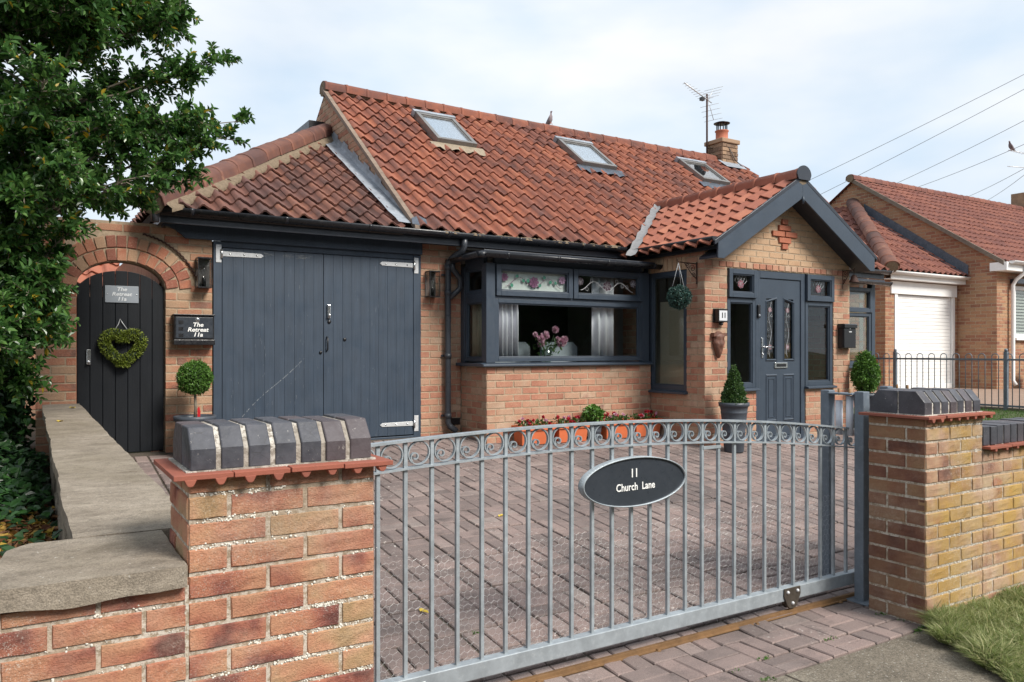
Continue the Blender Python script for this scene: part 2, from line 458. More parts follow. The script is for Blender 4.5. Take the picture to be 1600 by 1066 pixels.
def glass_mat(name, tint=(0.9, 0.95, 0.93), refl=0.06, ior=1.55, rough=0.0):
    m = bpy.data.materials.new(name); m.use_nodes = True
    t = m.node_tree; t.nodes.clear()
    o = t.nodes.new('ShaderNodeOutputMaterial')
    tr = t.nodes.new('ShaderNodeBsdfTransparent'); tr.inputs[0].default_value = (*tint, 1)
    gl = t.nodes.new('ShaderNodeBsdfGlossy'); gl.inputs['Roughness'].default_value = rough
    lw = t.nodes.new('ShaderNodeLayerWeight')
    pw_ = t.nodes.new('ShaderNodeMath'); pw_.operation = 'POWER'; pw_.inputs[1].default_value = 5.0
    t.links.new(lw.outputs['Facing'], pw_.inputs[0])
    fr = t.nodes.new('ShaderNodeMath'); fr.operation = 'MULTIPLY_ADD'; fr.inputs[1].default_value = 0.95; fr.inputs[2].default_value = 0.045
    t.links.new(pw_.outputs[0], fr.inputs[0])
    ad = t.nodes.new('ShaderNodeMath'); ad.operation = 'ADD'; ad.inputs[1].default_value = refl; ad.use_clamp = True
    ge = t.nodes.new('ShaderNodeNewGeometry')
    ns = t.nodes.new('ShaderNodeTexNoise'); ns.inputs['Scale'].default_value = 1.6
    bp = t.nodes.new('ShaderNodeBump'); bp.inputs['Strength'].default_value = 0.03; bp.inputs['Distance'].default_value = 0.05
    mx = t.nodes.new('ShaderNodeMixShader')
    t.links.new(ge.outputs['Position'], ns.inputs['Vector']); t.links.new(ns.outputs['Fac'], bp.inputs['Height'])
    t.links.new(bp.outputs[0], gl.inputs['Normal'])
    t.links.new(fr.outputs[0], ad.inputs[0]); t.links.new(ad.outputs[0], mx.inputs[0])
    t.links.new(tr.outputs[0], mx.inputs[1]); t.links.new(gl.outputs[0], mx.inputs[2]); t.links.new(mx.outputs[0], o.inputs[0])
    return m
m_glass = glass_mat('window_glass', (0.88, 0.91, 0.90), 0.0)
m_glass2 = glass_mat('side_window_glass', (0.82, 0.85, 0.83), 0.05)
m_skyglass = glass_mat('skylight_glass', (0.9, 0.93, 0.95), 0.2)
m_lampglass = glass_mat('lamp_glass', (0.9, 0.9, 0.9), 0.05)
m_lampback = paint('lamp_back', (0.16, 0.155, 0.15), 0.5, 0.2, 8)

def leaf_mat(name, c0, c1, c2, rough=0.4, trans=0.25, yellow=0.0, spec=0.5):
    g = G(name, Roughness=rough)
    g.b.inputs['Specular IOR Level'].default_value = spec
    st = [(0.0, c0), (0.5, c1), (0.95 if yellow else 1.0, c2)]
    c = g.ramp(g.rnd(), st)
    if yellow:
        c = g.mix(g.ramp(g.rnd(), [(1-yellow-0.002, 0.0), (1-yellow, 1.0)]), c, (0.48, 0.34, 0.03))
    c = g.mix(g.ramp(g.noise(25, 3), [(0.3, 0.0), (0.8, 0.35)]), c, c0)
    g.col(c)
    td = g.n('ShaderNodeBsdfTranslucent'); g.l(c, td.inputs[0])
    mx = g.n('ShaderNodeMixShader'); mx.inputs[0].default_value = trans
    g.l(g.b.outputs[0], mx.inputs[1]); g.l(td.outputs[0], mx.inputs[2]); g.l(mx.outputs[0], g.out.inputs[0])
    return g.m
m_holly = leaf_mat('holly_leaf', (0.026, 0.075, 0.02), (0.072, 0.175, 0.04), (0.155, 0.29, 0.07), 0.27, 0.4, 0.022)
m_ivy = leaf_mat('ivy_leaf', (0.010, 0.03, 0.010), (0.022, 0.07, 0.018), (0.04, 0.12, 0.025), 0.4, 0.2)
m_box = leaf_mat('box_leaf', (0.045, 0.12, 0.015), (0.09, 0.20, 0.03), (0.15, 0.29, 0.05), 0.5, 0.25)
m_boxd = leaf_mat('bay_leaf', (0.025, 0.07, 0.015), (0.055, 0.12, 0.028), (0.11, 0.19, 0.05), 0.45, 0.25)
m_wreath = leaf_mat('wreath_leaf', (0.09, 0.13, 0.012), (0.17, 0.22, 0.025), (0.26, 0.30, 0.05), 0.5, 0.2)
m_artif = leaf_mat('blue_green_leaf', (0.012, 0.04, 0.033), (0.03, 0.085, 0.068), (0.08, 0.16, 0.135), 0.5, 0.15)
m_yleaf = paint('yellow_leaf', (0.55, 0.40, 0.05), 0.6, 0.15)
m_litter = leaf_mat('fallen_leaf', (0.14, 0.055, 0.03), (0.30, 0.15, 0.06), (0.52, 0.36, 0.04), 0.7, 0.15)
m_grass = leaf_mat('grass_blade', (0.13, 0.18, 0.05), (0.26, 0.31, 0.10), (0.58, 0.54, 0.30), 0.6, 0.45)
m_lawn = leaf_mat('lawn_blade', (0.04, 0.10, 0.012), (0.07, 0.17, 0.02), (0.12, 0.23, 0.04), 0.6, 0.3)
m_petal = leaf_mat('red_petal', (0.35, 0.01, 0.02), (0.55, 0.02, 0.04), (0.65, 0.10, 0.16), 0.5, 0.3)
m_pink = leaf_mat('pink_petal', (0.60, 0.30, 0.42), (0.72, 0.42, 0.54), (0.82, 0.60, 0.68), 0.6, 0.3)
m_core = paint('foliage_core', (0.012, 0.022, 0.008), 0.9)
# ------------------------------------------------------------------ brickwork
CAM = Vector((0, 0, 1.465))
def brick_unit(seed, rich):
    """unit brick, front face towards -y, softened arrises"""
    q = random.Random(seed)
    me = bpy.data.meshes.new('brick')
    cx, cz = 0.018, 0.06
    vs = []; fs = []
    if rich:
        nx, nz = 5, 3
        for j in range(nz+1):
            for i in range(nx+1):
                x = -0.5+cx+(1-2*cx)*i/nx; z = -0.5+cz+(1-2*cz)*j/nz
                edge = i in (0, nx) or j in (0, nz)
                vs.append((x+(q.uniform(-.006, .006)), -0.5+(q.uniform(0, .05) if edge else q.uniform(-.03, .05)), z+q.uniform(-.02, .02)))
        for j in range(nz):
            for i in range(nx):
                a = j*(nx+1)+i
                fs.append((a, a+1, a+nx+2, a+nx+1))
        ring = [i for i in range(nx+1)]+[(j+1)*(nx+1)-1 for j in range(1, nz+1)]+[nz*(nx+1)+i for i in range(nx-1, -1, -1)]+[j*(nx+1) for j in range(nz-1, 0, -1)]
    else:
        for (sx, sz) in ((-1, -1), (1, -1), (1, 1), (-1, 1)):
            vs.append((sx*(0.5-cx*q.uniform(.5, 1.5)), -0.5+q.uniform(0, .06), sz*(0.5-cz*q.uniform(.5, 1.5))))
        fs.append((0, 1, 2, 3)); ring = [0, 1, 2, 3]
    b = len(vs); m = len(ring)
    for i in ring:
        x, y, z = vs[i]
        vs.append((max(-.5, min(.5, x*1.0/(1-2*cx))) , -0.34, max(-.5, min(.5, z/(1-2*cz)))))
    for i in ring:
        x, y, z = vs[i]
        vs.append((max(-.5, min(.5, x/(1-2*cx))), 0.5, max(-.5, min(.5, z/(1-2*cz)))))
    for k in range(m):
        k2 = (k+1) % m
        fs.append((ring[k2], ring[k], b+k, b+k2)); fs.append((b+k2, b+k, b+m+k, b+m+k2))
    me.from_pydata(vs, [], fs); me.update()
    bm = bmesh.new(); bm.from_mesh(me); bmesh.ops.recalc_face_normals(bm, faces=bm.faces)
    # open back: make sure that the front looks outwards
    bm.faces.ensure_lookup_table()
    if bm.faces[0].normal.y > 0: bmesh.ops.reverse_faces(bm, faces=bm.faces)
    bm.to_mesh(me); bm.free()
    return me
UNITS = {}
def units(mat, rich):
    k = (mat.name, rich)
    if k not in UNITS:
        UNITS[k] = []
        for i in range(7):
            me = brick_unit(100+i, rich); me.materials.append(mat)
            UNITS[k].append((me, [v.co.copy() for v in me.vertices], [tuple(p.vertices) for p in me.polygons]))
    return UNITS[k]
def subtract(u0, u1, cuts):
    iv = [(u0, u1)]
    for (c0, c1) in cuts:
        nx = []
        for (a, b) in iv:
            if c1 <= a or c0 >= b: nx.append((a, b)); continue
            if c0 > a: nx.append((a, c0))
            if c1 < b: nx.append((c1, b))
        iv = nx
    return iv
def place_bricks(wall, pieces, mat, n_ind, rich, name='brick'):
    """pieces: (matrix) for unit bricks; the nearest n_ind become objects, the rest one mesh"""
    us = units(mat, rich)
    pieces.sort(key=lambda M: (M.translation-CAM).length)
    for M in pieces[:n_ind]:
        inst(name, R.choice(us)[0], wall, M)
    if len(pieces) > n_ind:
        mb = MB()
        for M in pieces[n_ind:]:
            me, vs, fs = R.choice(us)
            mb.add([M @ v for v in vs], fs)
        mb.build('brickwork', mat, wall, kind='stuff', recalc=False)
def brickwall(parent, name, plane, P, u0, u1, z0, z1, openings=(), mat=None, mortar=None, n_ind=0, thick=0.11, zg=0.0, phase=0.0, umax=None, rich=False, keep=None, flip=0, joint=0.010, bopen=None):
    """plane 'Y' faces -Y at Y=P, plane 'X' faces -X at X=P"""
    mat = mat or m_brick; mortar = mortar or m_mortar
    T = FY(P) if plane == 'Y' else FX(P)
    mb = MB(); BD = 0.045
    zs = {z0, z1}
    for (a, b, c, d) in openings:
        for z in (c, d):
            if z0 < z < z1: zs.add(z)
    if umax:
        z = zg + math.floor((z0-zg)/0.075)*0.075
        while z < z1:
            if z > z0: zs.add(round(z, 4))
            z += 0.0375
    zs = sorted(zs)
    for za, zb in zip(zs, zs[1:]):
        zm = (za+zb)/2
        a, b = (u0, u1)
        if umax:
            r = umax(zm); a, b = max(a, r[0]), min(b, r[1])
            if b <= a: continue
        for (p, q) in subtract(a, b, [(o[0], o[1]) for o in openings if o[2] < zm < o[3]]):
            mb.box(p+0.004, q-0.004, -thick, -0.0055, za, zb, T)
    w = mb.build(name, mortar, parent)
    pieces = []
    row = 0; z = zg
    if bopen is not None: openings = bopen
    while z < z1-0.02:
        if z+0.075 > z0+0.02:
            zb, zt = max(z+joint/2, z0+.003), min(z+0.075-joint/2, z1-.002)
            a, b = (u0, u1)
            if umax:
                r = umax((zb+zt)/2); a, b = max(a, r[0]), min(b, r[1])
            if b-a > .03 and zt-zb > 0.02:
                for (p, q) in subtract(a, b, [(o[0], o[1]) for o in openings if o[2] < zt-0.02 and o[3] > zb+0.02]):
                    k = phase + (0.1125 if (row+flip) % 2 else 0.0)
                    i = math.floor((p-k)/0.225)
                    while True:
                        s0, s1 = max(p, k+i*0.225), min(q, k+(i+1)*0.225)
                        if k+i*0.225 >= q: break
                        i += 1
                        e0 = 0.003 if s0 == p else joint/2
                        e1 = 0.003 if s1 == q else joint/2
                        s0 += e0; s1 -= e1
                        if s1-s0 < 0.025: continue
                        if keep and not keep((s0+s1)/2, (zb+zt)/2): continue
                        dj = R.uniform(-0.0015, 0.0025)
                        c = Vector(T((s0+s1)/2, dj-BD/2, (zb+zt)/2))
                        rot = Matrix.Rotation(0 if plane == 'Y' else -PI/2, 4, 'Z')
                        tilt = Matrix.Rotation(R.uniform(-.006, .006), 4, 'Y')
                        pieces.append(Matrix.Translation(c) @ rot @ tilt @ Matrix.Diagonal((s1-s0, BD, (zt-zb)*R.uniform(.97, 1.0), 1)))
        z += 0.075; row += 1
    place_bricks(w, pieces, mat, n_ind, rich)
    return w

# ------------------------------------------------------------------ roof tiles
def tile_shape(w, ex, amp, lap=0.055, thick=0.019, lift=0.032, n=9, seed=0):
    q = random.Random(seed)
    top = []; low = []
    for i in range(n+1):
        t = i/n
        h = amp*1.3*(math.sin(2*PI*t)+0.33*math.sin(4*PI*t))
        top.append((t*w, h))
    vs = []; fs = []; sm = []
    jit = q.uniform(-.004, .004)
    for (x, h) in top: vs.append((x, -0.012+jit, h+lift))
    for (x, h) in top: vs.append((x, ex+lap, h))
    for i in range(n):
        fs.append((i, i+1, n+2+i, n+1+i)); sm.append(True)
    b = len(vs)
    for (x, h) in top: vs.append((x, -0.012+jit, h+lift))
    for (x, h) in top: vs.append((x, -0.010+jit, h+lift-thick))
    for i in range(n):
        fs.append((b+i+1, b+i, b+n+1+i, b+n+2+i)); sm.append(False)
    return vs, fs, sm
def tileroof(parent, name, O, U, V, nu, nv, w, ex, mat, clips=(), n_ind=0, amp=0.021, deck=True, skip=None):
    O = Vector(O); U = Vector(U).normalized(); V = Vector(V).normalized(); N = U.cross(V)
    mb = MB()
    a, b, c, d = O-N*.03, O+U*nu*w-N*.03, O+U*nu*w+V*nv*ex-N*.03, O+V*nv*ex-N*.03
    bm = bmesh.new()
    f = bm.faces.new([bm.verts.new(p) for p in (a, b, c, d)])
    for (pt, nn) in clips:
        bmesh.ops.bisect_plane(bm, geom=bm.verts[:]+bm.edges[:]+bm.faces[:], plane_co=pt, plane_no=nn, clear_inner=True)
    bmesh.ops.solidify(bm, geom=bm.faces[:], thickness=0.05)
    me = bpy.data.meshes.new(name); bm.to_mesh(me); bm.free(); me.materials.append(m_under)
    roof = bpy.data.objects.new(name, me); link(roof, parent)
    shapes = []
    for k in range(4):
        vs, fs, sm = tile_shape(w, ex, amp, seed=k)
        m2 = bpy.data.meshes.new('roof_tile'); m2.from_pydata(vs, [], fs); m2.polygons.foreach_set('use_smooth', sm); m2.materials.append(mat); m2.update()
        shapes.append((m2, [Vector(v) for v in vs], fs, sm))
    B = Matrix((U, V, N)).transposed().to_4x4()
    whole = []; cut = []
    for j in range(nv):
        for i in range(nu):
            P = O+U*(i*w)+V*(j*ex+R.uniform(-.005, .005))+N*R.uniform(-.003, .004)
            cs = [P, P+U*w, P+V*ex, P+U*w+V*ex]
            ctr = P+U*w/2+V*ex/2
            if skip and skip(ctr): continue
            inn = [all((q-Vector(pt)).dot(Vector(nn)) >= 0 for pt, nn in clips) for q in cs]
            M = Matrix.Translation(P) @ B @ Matrix.Rotation(R.uniform(-.02, .02), 4, 'Z') @ Matrix.Rotation(R.uniform(-.008, .008), 4, 'X') @ Matrix.Rotation(R.uniform(-.012, .012), 4, 'Y')
            if all(inn): whole.append(M)
            elif any(inn): cut.append(M)
    whole.sort(key=lambda M: (M.translation-CAM).length)
    for M in whole[:n_ind]: inst('roof_tile', R.choice(shapes)[0], roof, M)
    mb = MB()
    for M in whole[n_ind:]:
        m2, vs, fs, sm = R.choice(shapes)
        mb.add([M @ v for v in vs], fs, None, True)
    if cut:
        bm = bmesh.new(); lay = bm.faces.layers.float.new('rnd')
        for M in cut:
            m2, vs, fs, sm = R.choice(shapes)
            bv = [bm.verts.new(M @ v) for v in vs]; r = R.random()
            for f in fs:
                ff = bm.faces.new([bv[i] for i in f]); ff[lay] = r
        for (pt, nn) in clips:
            bmesh.ops.bisect_plane(bm, geom=bm.verts[:]+bm.edges[:]+bm.faces[:], plane_co=pt, plane_no=nn, clear_inner=True)
        bm.verts.index_update()
        b0 = len(mb.v); mb.v.extend([tuple(v.co) for v in bm.verts])
        for f in bm.faces:
            mb.f.append(tuple(b0+v.index for v in f.verts)); mb.r.append(f[lay]); mb.s.append(True)
        bm.free()
    if mb.f: mb.build('tiling', mat, roof, kind='stuff', recalc=False)
    return roof
def ridge(parent, A, B, r, n, mat, name='ridge_tile', sag=0.0, droop=0.75):
    """half round ridge tiles laid from A to B, each its own object"""
    A = Vector(A); B = Vector(B); D = (B-A)/n; t = D.normalized()
    s = t.cross(Vector((0, 0, 1))).normalized(); u = s.cross(t)
    l = D.length
    vs = []; fs = []; sm = []; k = 10
    for (y, rr) in ((0.0, r), (0.035, r*1.07), (0.036, r), (l-0.004, r*0.99)):
        for i in range(k+1):
            a = PI*i/k
            vs.append((math.cos(a)*rr, y, math.sin(a)*rr*droop if i not in (0, k) else -0.05))
    for j in range(3):
        for i in range(k):
            a = j*(k+1)+i; fs.append((a, a+1, a+k+2, a+k+1)); sm.append(True)
    b = len(vs)
    vs += [(x*0.86, y, z*0.86) for (x, y, z) in vs[:k+1]]
    for i in range(k): fs.append((i, b+i, b+i+1, i+1)); sm.append(False)
    b2 = len(vs); e = 3*(k+1)
    vs += [(x*0.86, y, z*0.86) for (x, y, z) in vs[e:e+k+1]]
    for i in range(k): fs.append((e+i, e+i+1, b2+i+1, b2+i)); sm.append(False)
    me = bpy.data.meshes.new(name); me.from_pydata(vs, [], fs); me.polygons.foreach_set('use_smooth', sm); me.materials.append(mat); me.update()
    Bm = Matrix((s, t, u)).transposed().to_4x4()
    for i in range(n):
        P = A+D*i+u*(R.uniform(-.004, .004)-sag*math.sin(PI*(i+.5)/n))
        inst(name, me, parent, Matrix.Translation(P) @ Bm @ Matrix.Rotation(R.uniform(-.012, .012), 4, 'Z') @ Matrix.Rotation(R.uniform(-.01, .01), 4, 'X'))
    core = MB().tube([A-u*0.02, B-u*0.02], r*0.83, 10)
    core.build('ridge_bedding', m_mortrf, parent)
def halfpipe(mb, A, B, r, th=0.004, n=10, capA=False, capB=False):
    A = Vector(A); B = Vector(B); t = (B-A).normalized(); s = t.cross(Vector((0, 0, 1))).normalized(); u = Vector((0, 0, 1))
    poly = [(math.cos(PI+PI*i/n)*r, math.sin(PI+PI*i/n)*r) for i in range(n+1)]
    poly += [(math.cos(2*PI-PI*i/n)*(r-th), math.sin(2*PI-PI*i/n)*(r-th)) for i in range(n+1)]
    mb.prism(poly, lambda p, k: tuple((A if k == 0 else B)+s*p[0]+u*p[1]), smooth=True)
    for c, on in ((A, capA), (B, capB)):
        if on:
            h = [(math.cos(PI+PI*i/n)*(r+.003), math.sin(PI+PI*i/n)*(r+.003)) for i in range(n+1)]
            mb.prism(h, lambda p, k: tuple(c+t*(k*0.008-0.004)+s*p[0]+u*p[1]))
    return mb
# ------------------------------------------------------------------ foliage helper
def leaf(mb, p, d, nrm, l, w, fold=0.25, r=None):
    p = Vector(p); s = d.cross(nrm)
    if s.length < 1e-5: s = d.orthogonal()
    s.normalize(); n = s.cross(d).normalized()
    a = p; t = p+d*l-n*l*0.12
    m1 = p+d*l*0.33; m2 = p+d*l*0.70
    up = n*w*fold
    mb.add([a, m1+s*w*.5+up, m2+s*w*.40+up*.6, t, m2-s*w*.40+up*.6, m1-s*w*.5+up], [(0, 1, 2, 3), (0, 3, 4, 5)], r)
def rdir():
    while True:
        v = Vector((R.uniform(-1, 1), R.uniform(-1, 1), R.uniform(-1, 1)))
        if 0.05 < v.length < 1: return v.normalized()
def leafcloud(mb, sample, n, l, w, out=0.6):
    """sample() -> (point, outward direction)"""
    for i in range(n):
        p, o = sample()
        d = (o*out+rdir()*(1-out*0.4)).normalized()
        k = R.uniform(.7, 1.25)
        leaf(mb, p, d, (rdir()+o*.5+Vector((0, 0, .6))).normalized(), l*k, w*k)

# ------------------------------------------------------------------ the setting
def gz(y): return 0.0 if y < 2.8 else 0.105*(y-2.8)
def strip(name, mat, pts_rows):
    mb = MB()
    for r0, r1 in zip(pts_rows, pts_rows[1:]):
        mb.add([r0[0], r0[1], r1[1], r1[0]], [(0, 1, 2, 3)])
    o = mb.build(name, mat, None, recalc=False)
    return tag(o, kind='structure')
g = G('earth_ground', Roughness=0.95)
g.col(g.ramp(g.noise(1.5, 8, 0.7), [(0.3, (0.04, 0.045, 0.018)), (0.7, (0.09, 0.10, 0.035))])); m_ground = g.m
strip('ground', m_ground, [((-400, -400, -.06), (400, -400, -.06)), ((-400, 2.6, -.06), (400, 2.6, -.06)), ((-400, 7.8, .44), (400, 7.8, .44)), ((-400, 500, .44), (400, 500, .44))])
g = G('asphalt', Roughness=0.9); g.col(g.ramp(g.noise(120, 4, 0.8), [(0.3, (0.03, 0.03, 0.032)), (0.7, (0.075, 0.073, 0.07))])); g.bump(g.noise(200, 3), .5, .006)
strip('road', g.m, [((-120, -5.5, -.05), (120, -5.5, -.05)), ((-120, -0.4, -.05), (120, -0.4, -.05))])
g = G('concrete', Roughness=0.92)
c = g.ramp(g.noise(3.2, 7, 0.65), [(0.28, (0.11, 0.092, 0.068)), (0.5, (0.19, 0.16, 0.122)), (0.75, (0.27, 0.235, 0.185))])
c = g.mix(g.ramp(g.noise(95, 5, 0.8), [(0.40, 0.8), (0.56, 0)]), c, (0.055, 0.046, 0.034))
c = g.mix(g.ramp(g.noise(150, 3, 0.7), [(0.58, 0), (0.68, 0.6)]), c, (0.42, 0.37, 0.30))
c = g.mix(g.ramp(g.noise(9, 6, 0.7), [(0.55, 0), (0.72, 0.6)]), c, (0.11, 0.095, 0.07))
c = g.mix(g.ramp(g.noise(75, 3, 0.6), [(0.64, 0), (0.7, 0.6)]), c, (0.52, 0.5, 0.46))
g.col(c); g.bump(g.noise(130, 5, 0.75), 0.6, 0.008); m_conc = g.m
mb = MB()
mb.add([(-4, -0.4, -.004), (3.1, -0.4, -.004), (3.72, 1.30, -.004), (3.94, 1.81, -.004), (4.13, 2.08, -.004), (4.32, 2.362, -.004), (-4, 2.362, -.004)], [(0, 1, 2, 3, 4, 5, 6)])
o = mb.build('pavement', m_conc, None, recalc=False); tag(o, kind='structure')
joint = MB()
joint.box(2.905, 2.917, 1.3, 2.362, -.005, -.0025)
joint.build('joint', m_soil, o)
# verge, garden soil, neighbour's paving
mb = MB(); mb.add([(3.20, -0.4, .001), (14, -0.4, .001), (14, 2.375, .02), (4.10, 2.375, .012), (3.91, 2.10, .002), (3.53, 1.33, .001)], [(0, 1, 2, 3, 4, 5)])
o = mb.build('verge', m_ground, None, recalc=False); tag(o, kind='structure')
strip('garden_bed', m_soil, [((-12, 2.72, .34), (.13, 2.72, .34)), ((-12, 7.85, .50), (.13, 7.85, .50)), ((-12, 14, .55), (.13, 14, .55))])
g = G('neighbour_paving', Roughness=0.9)
g.col(g.ramp(g.noise(14, 6, 0.7), [(0.3, (0.20, 0.13, 0.095)), (0.7, (0.33, 0.23, 0.17))])); g.bump(g.noise(60, 3), .4, .01)
mb = MB(); mb.box(11.97, 40, 2.72, 30, .3, .62); o = mb.build('paving', g.m, None); tag(o, kind='structure')
mb = MB(); mb.box(9.6, 11.93, 2.72, 8.0, .1, .595); o = mb.build('lawn', m_ground, None); tag(o, kind='structure')
bx('kerb', m_conc, o, 11.93, 12.05, 2.72, 8.0, .3, .635)
mb = MB()
for i in range(9000):
    x, y = R.uniform(9.6, 11.92), R.uniform(4.2, 7.6)
    h = R.uniform(.02, .05); d = Vector((R.uniform(-.6, .6), R.uniform(-.6, .6), 1)).normalized(); s = rdir(); s.z = 0
    p = Vector((x, y, .593)); mb.add([p-s*.004, p+s*.004, p+d*h], [(0, 1, 2)])
tag(mb.build('lawn_grass', m_lawn, None, recalc=False), 'short mown green lawn behind the low brick wall', 'grass', kind='stuff')

# block paving, basket weave in 0.45 m squares
def paver_unit(seed):
    q = random.Random(seed); c = 0.005
    L_, W_, H_ = 0.2165, 0.1035, 0.05
    me = bpy.data.meshes.new('paver')
    vs = []
    for (k, z) in ((0, -H_), (0, -c*1.2), (c, 0)):
        for (sx, sy) in ((-1, -1), (1, -1), (1, 1), (-1, 1)):
            vs.append((sx*(L_/2-k*q.uniform(.6, 1.6)), sy*(W_/2-k*q.uniform(.6, 1.6)), z+(q.uniform(-.0012, .0012) if z > -.01 else 0)))
    fs = [(8, 9, 10, 11)]
    for a in (0, 4):
        for i in range(4):
            j = (i+1) % 4; fs.append((a+i, a+j, a+4+j, a+4+i))
    me.from_pydata(vs, [], fs); me.update()
    return me, [Vector(v) for v in vs], fs
g = G('block_paving', Roughness=0.85)
g.b.inputs['Specular IOR Level'].default_value = 0.35
v = g.shifted()
c = g.ramp(g.math('ADD', g.math('MULTIPLY', g.rnd(), .6), g.math('MULTIPLY', g.noise(3, 3, .6, v), .4)), [(0.1, (0.165, 0.13, 0.12)), (0.4, (0.235, 0.18, 0.165)), (0.65, (0.285, 0.21, 0.19)), (0.9, (0.285, 0.24, 0.22))])
c = g.mix(g.ramp(g.noise(1.1, 6, 0.7), [(0.45, 0), (0.66, 0.7)]), c, (0.085, 0.072, 0.07))
c = g.mix(g.ramp(g.noise(7, 6, 0.75), [(0.55, 0), (0.7, 0.6)]), c, (0.07, 0.058, 0.055))
gr = g.noise(230, 3, 0.7)
c = g.mix(g.ramp(gr, [(0.35, 0.45), (0.55, 0)]), c, (0.04, 0.032, 0.03))
c = g.mix(g.ramp(g.noise(160, 3, .7), [(0.6, 0), (0.72, 0.5)]), c, (0.45, 0.38, 0.35))
sp = g.math('MULTIPLY', g.ramp(g.noise(34, 5, .75), [(0.60, 0), (0.65, 1)]), g.ramp(g.noise(1.7, 2), [(0.52, 0), (0.6, 1)]))
c = g.mix(g.math('MULTIPLY', sp, .75), c, (0.60, 0.56, 0.52))
g.col(c); g.bump(g.math('ADD', gr, g.noise(50, 4)), 0.35, 0.006); g.rough(g.ramp(g.noise(3, 4), [(.3, .65), (.7, .92)]))
m_paver = g.m
g = G('joint_sand', Roughness=0.95)
g.col(g.ramp(g.noise(50, 5, .75), [(0.35, (0.045, 0.035, 0.028)), (0.62, (0.10, 0.08, 0.06)), (0.7, (0.06, 0.09, 0.03))])); m_joint = g.m
mb = MB()
rows = [((.42, 2.365, -.012), (9.6, 2.365, -.012)), ((.42, 2.8, -.012), (9.6, 2.8, -.012)), ((.42, 7.9, gz(7.9)-.012), (9.6, 7.9, gz(7.9)-.012))]
drive = strip('driveway', m_joint, rows)
pu = [paver_unit(i) for i in range(6)]
for q in pu: q[0].materials.append(m_paver)
pv = []
X0, Y0 = 0.46, 2.53-0.45*1
slope = Matrix.Rotation(math.atan(.105), 4, 'X')
for i in range(-1, 42):
    for j in range(0, 26):
        cx, cy = X0+i*.225+.1125, Y0+j*.225+.1125
        if not (.42 < cx < 9.55) or cy < 2.3 or cy > 7.9: continue
        if cy > 6.30 and 6.5 < cx < 9.08: continue
        if cy > 7.80 : continue
        gap = Vector((.0025 if i % 2 else -.0025, .0025 if j % 2 else -.0025, 0))
        along = (i+j) % 2 == 0
        for s in (-1, 1):
            off = Vector((0, s*.0555, 0)) if along else Vector((s*.0555, 0, 0))
            p = Vector((cx, cy, 0))+off-gap
            p.z = gz(p.y)+R.uniform(-.002, .0025)+0.35*0.004*math.sin(i//2*3.1+j//2*1.7)
            M = Matrix.Translation(p)
            if p.y > 2.85: M = M @ slope
            M = M @ Matrix.Rotation(R.uniform(-.004, .004)+(0 if along else PI/2), 4, 'Z') @ Matrix.Rotation(R.uniform(-.006, .006), 4, 'X')
            if cy < 2.5: M = Matrix.Translation((0, 2.452, 0)) @ Matrix.Diagonal((1, .69, 1, 1)) @ Matrix.Translation((0, -2.4175, 0)) @ M
            pv.append(M)
def vis_key(M):
    p = M.translation
    d = p.x*.5255+p.y*.8508
    u = (p.x*.8508-p.y*.5255)/d
    return (0 if -.21 < u < .60 else 50)+(p-CAM).length
pv.sort(key=vis_key)
for M in pv[:300]: inst('paver', R.choice(pu)[0], drive, M)
mb = MB()
for M in pv[300:]:
    me, vs, fs = R.choice(pu); mb.add([M @ q for q in vs], fs)
mb.build('paving_field', m_paver, drive, kind='stuff', recalc=False)
# ------------------------------------------------------------------ gate piers and boundary walls
def cap_prof(y0, y1, z0, z1, ch):
    return [(y0, z0), (y0, z1-ch*1.25), (y0+ch, z1), (y1-ch, z1), (y1, z1-ch*1.25), (y1, z0)]
def creasing(parent, x0, x1, y0, y1, z, nib_front=True):
    """course of upturned plain tiles with their nibs hanging over the edge"""
    n = 4; wx = (x1-x0)/n
    for i in range(n):
        mb = MB()
        dz = R.uniform(-.002, .002)
        mb.box(x0+i*wx+.0015, x0+(i+1)*wx-.0015, y0+R.uniform(-.004, .004), y1, z+dz, z+.015+dz)
        for k in (.28, .78):
            cx = x0+(i+k)*wx
            poly = [(-.017, 0.002), (-.012, -.009), (-.008, -.016), (-.003, -.0185), (.003, -.0185), (.008, -.016), (.012, -.009), (.017, 0.002)]
            mb.prism(poly, lambda p, q: (cx+p[0], (y0+.002) if q == 0 else y0+.03, z+dz+p[1]))
        mb.build('creasing_tile', m_crease, parent, .002)
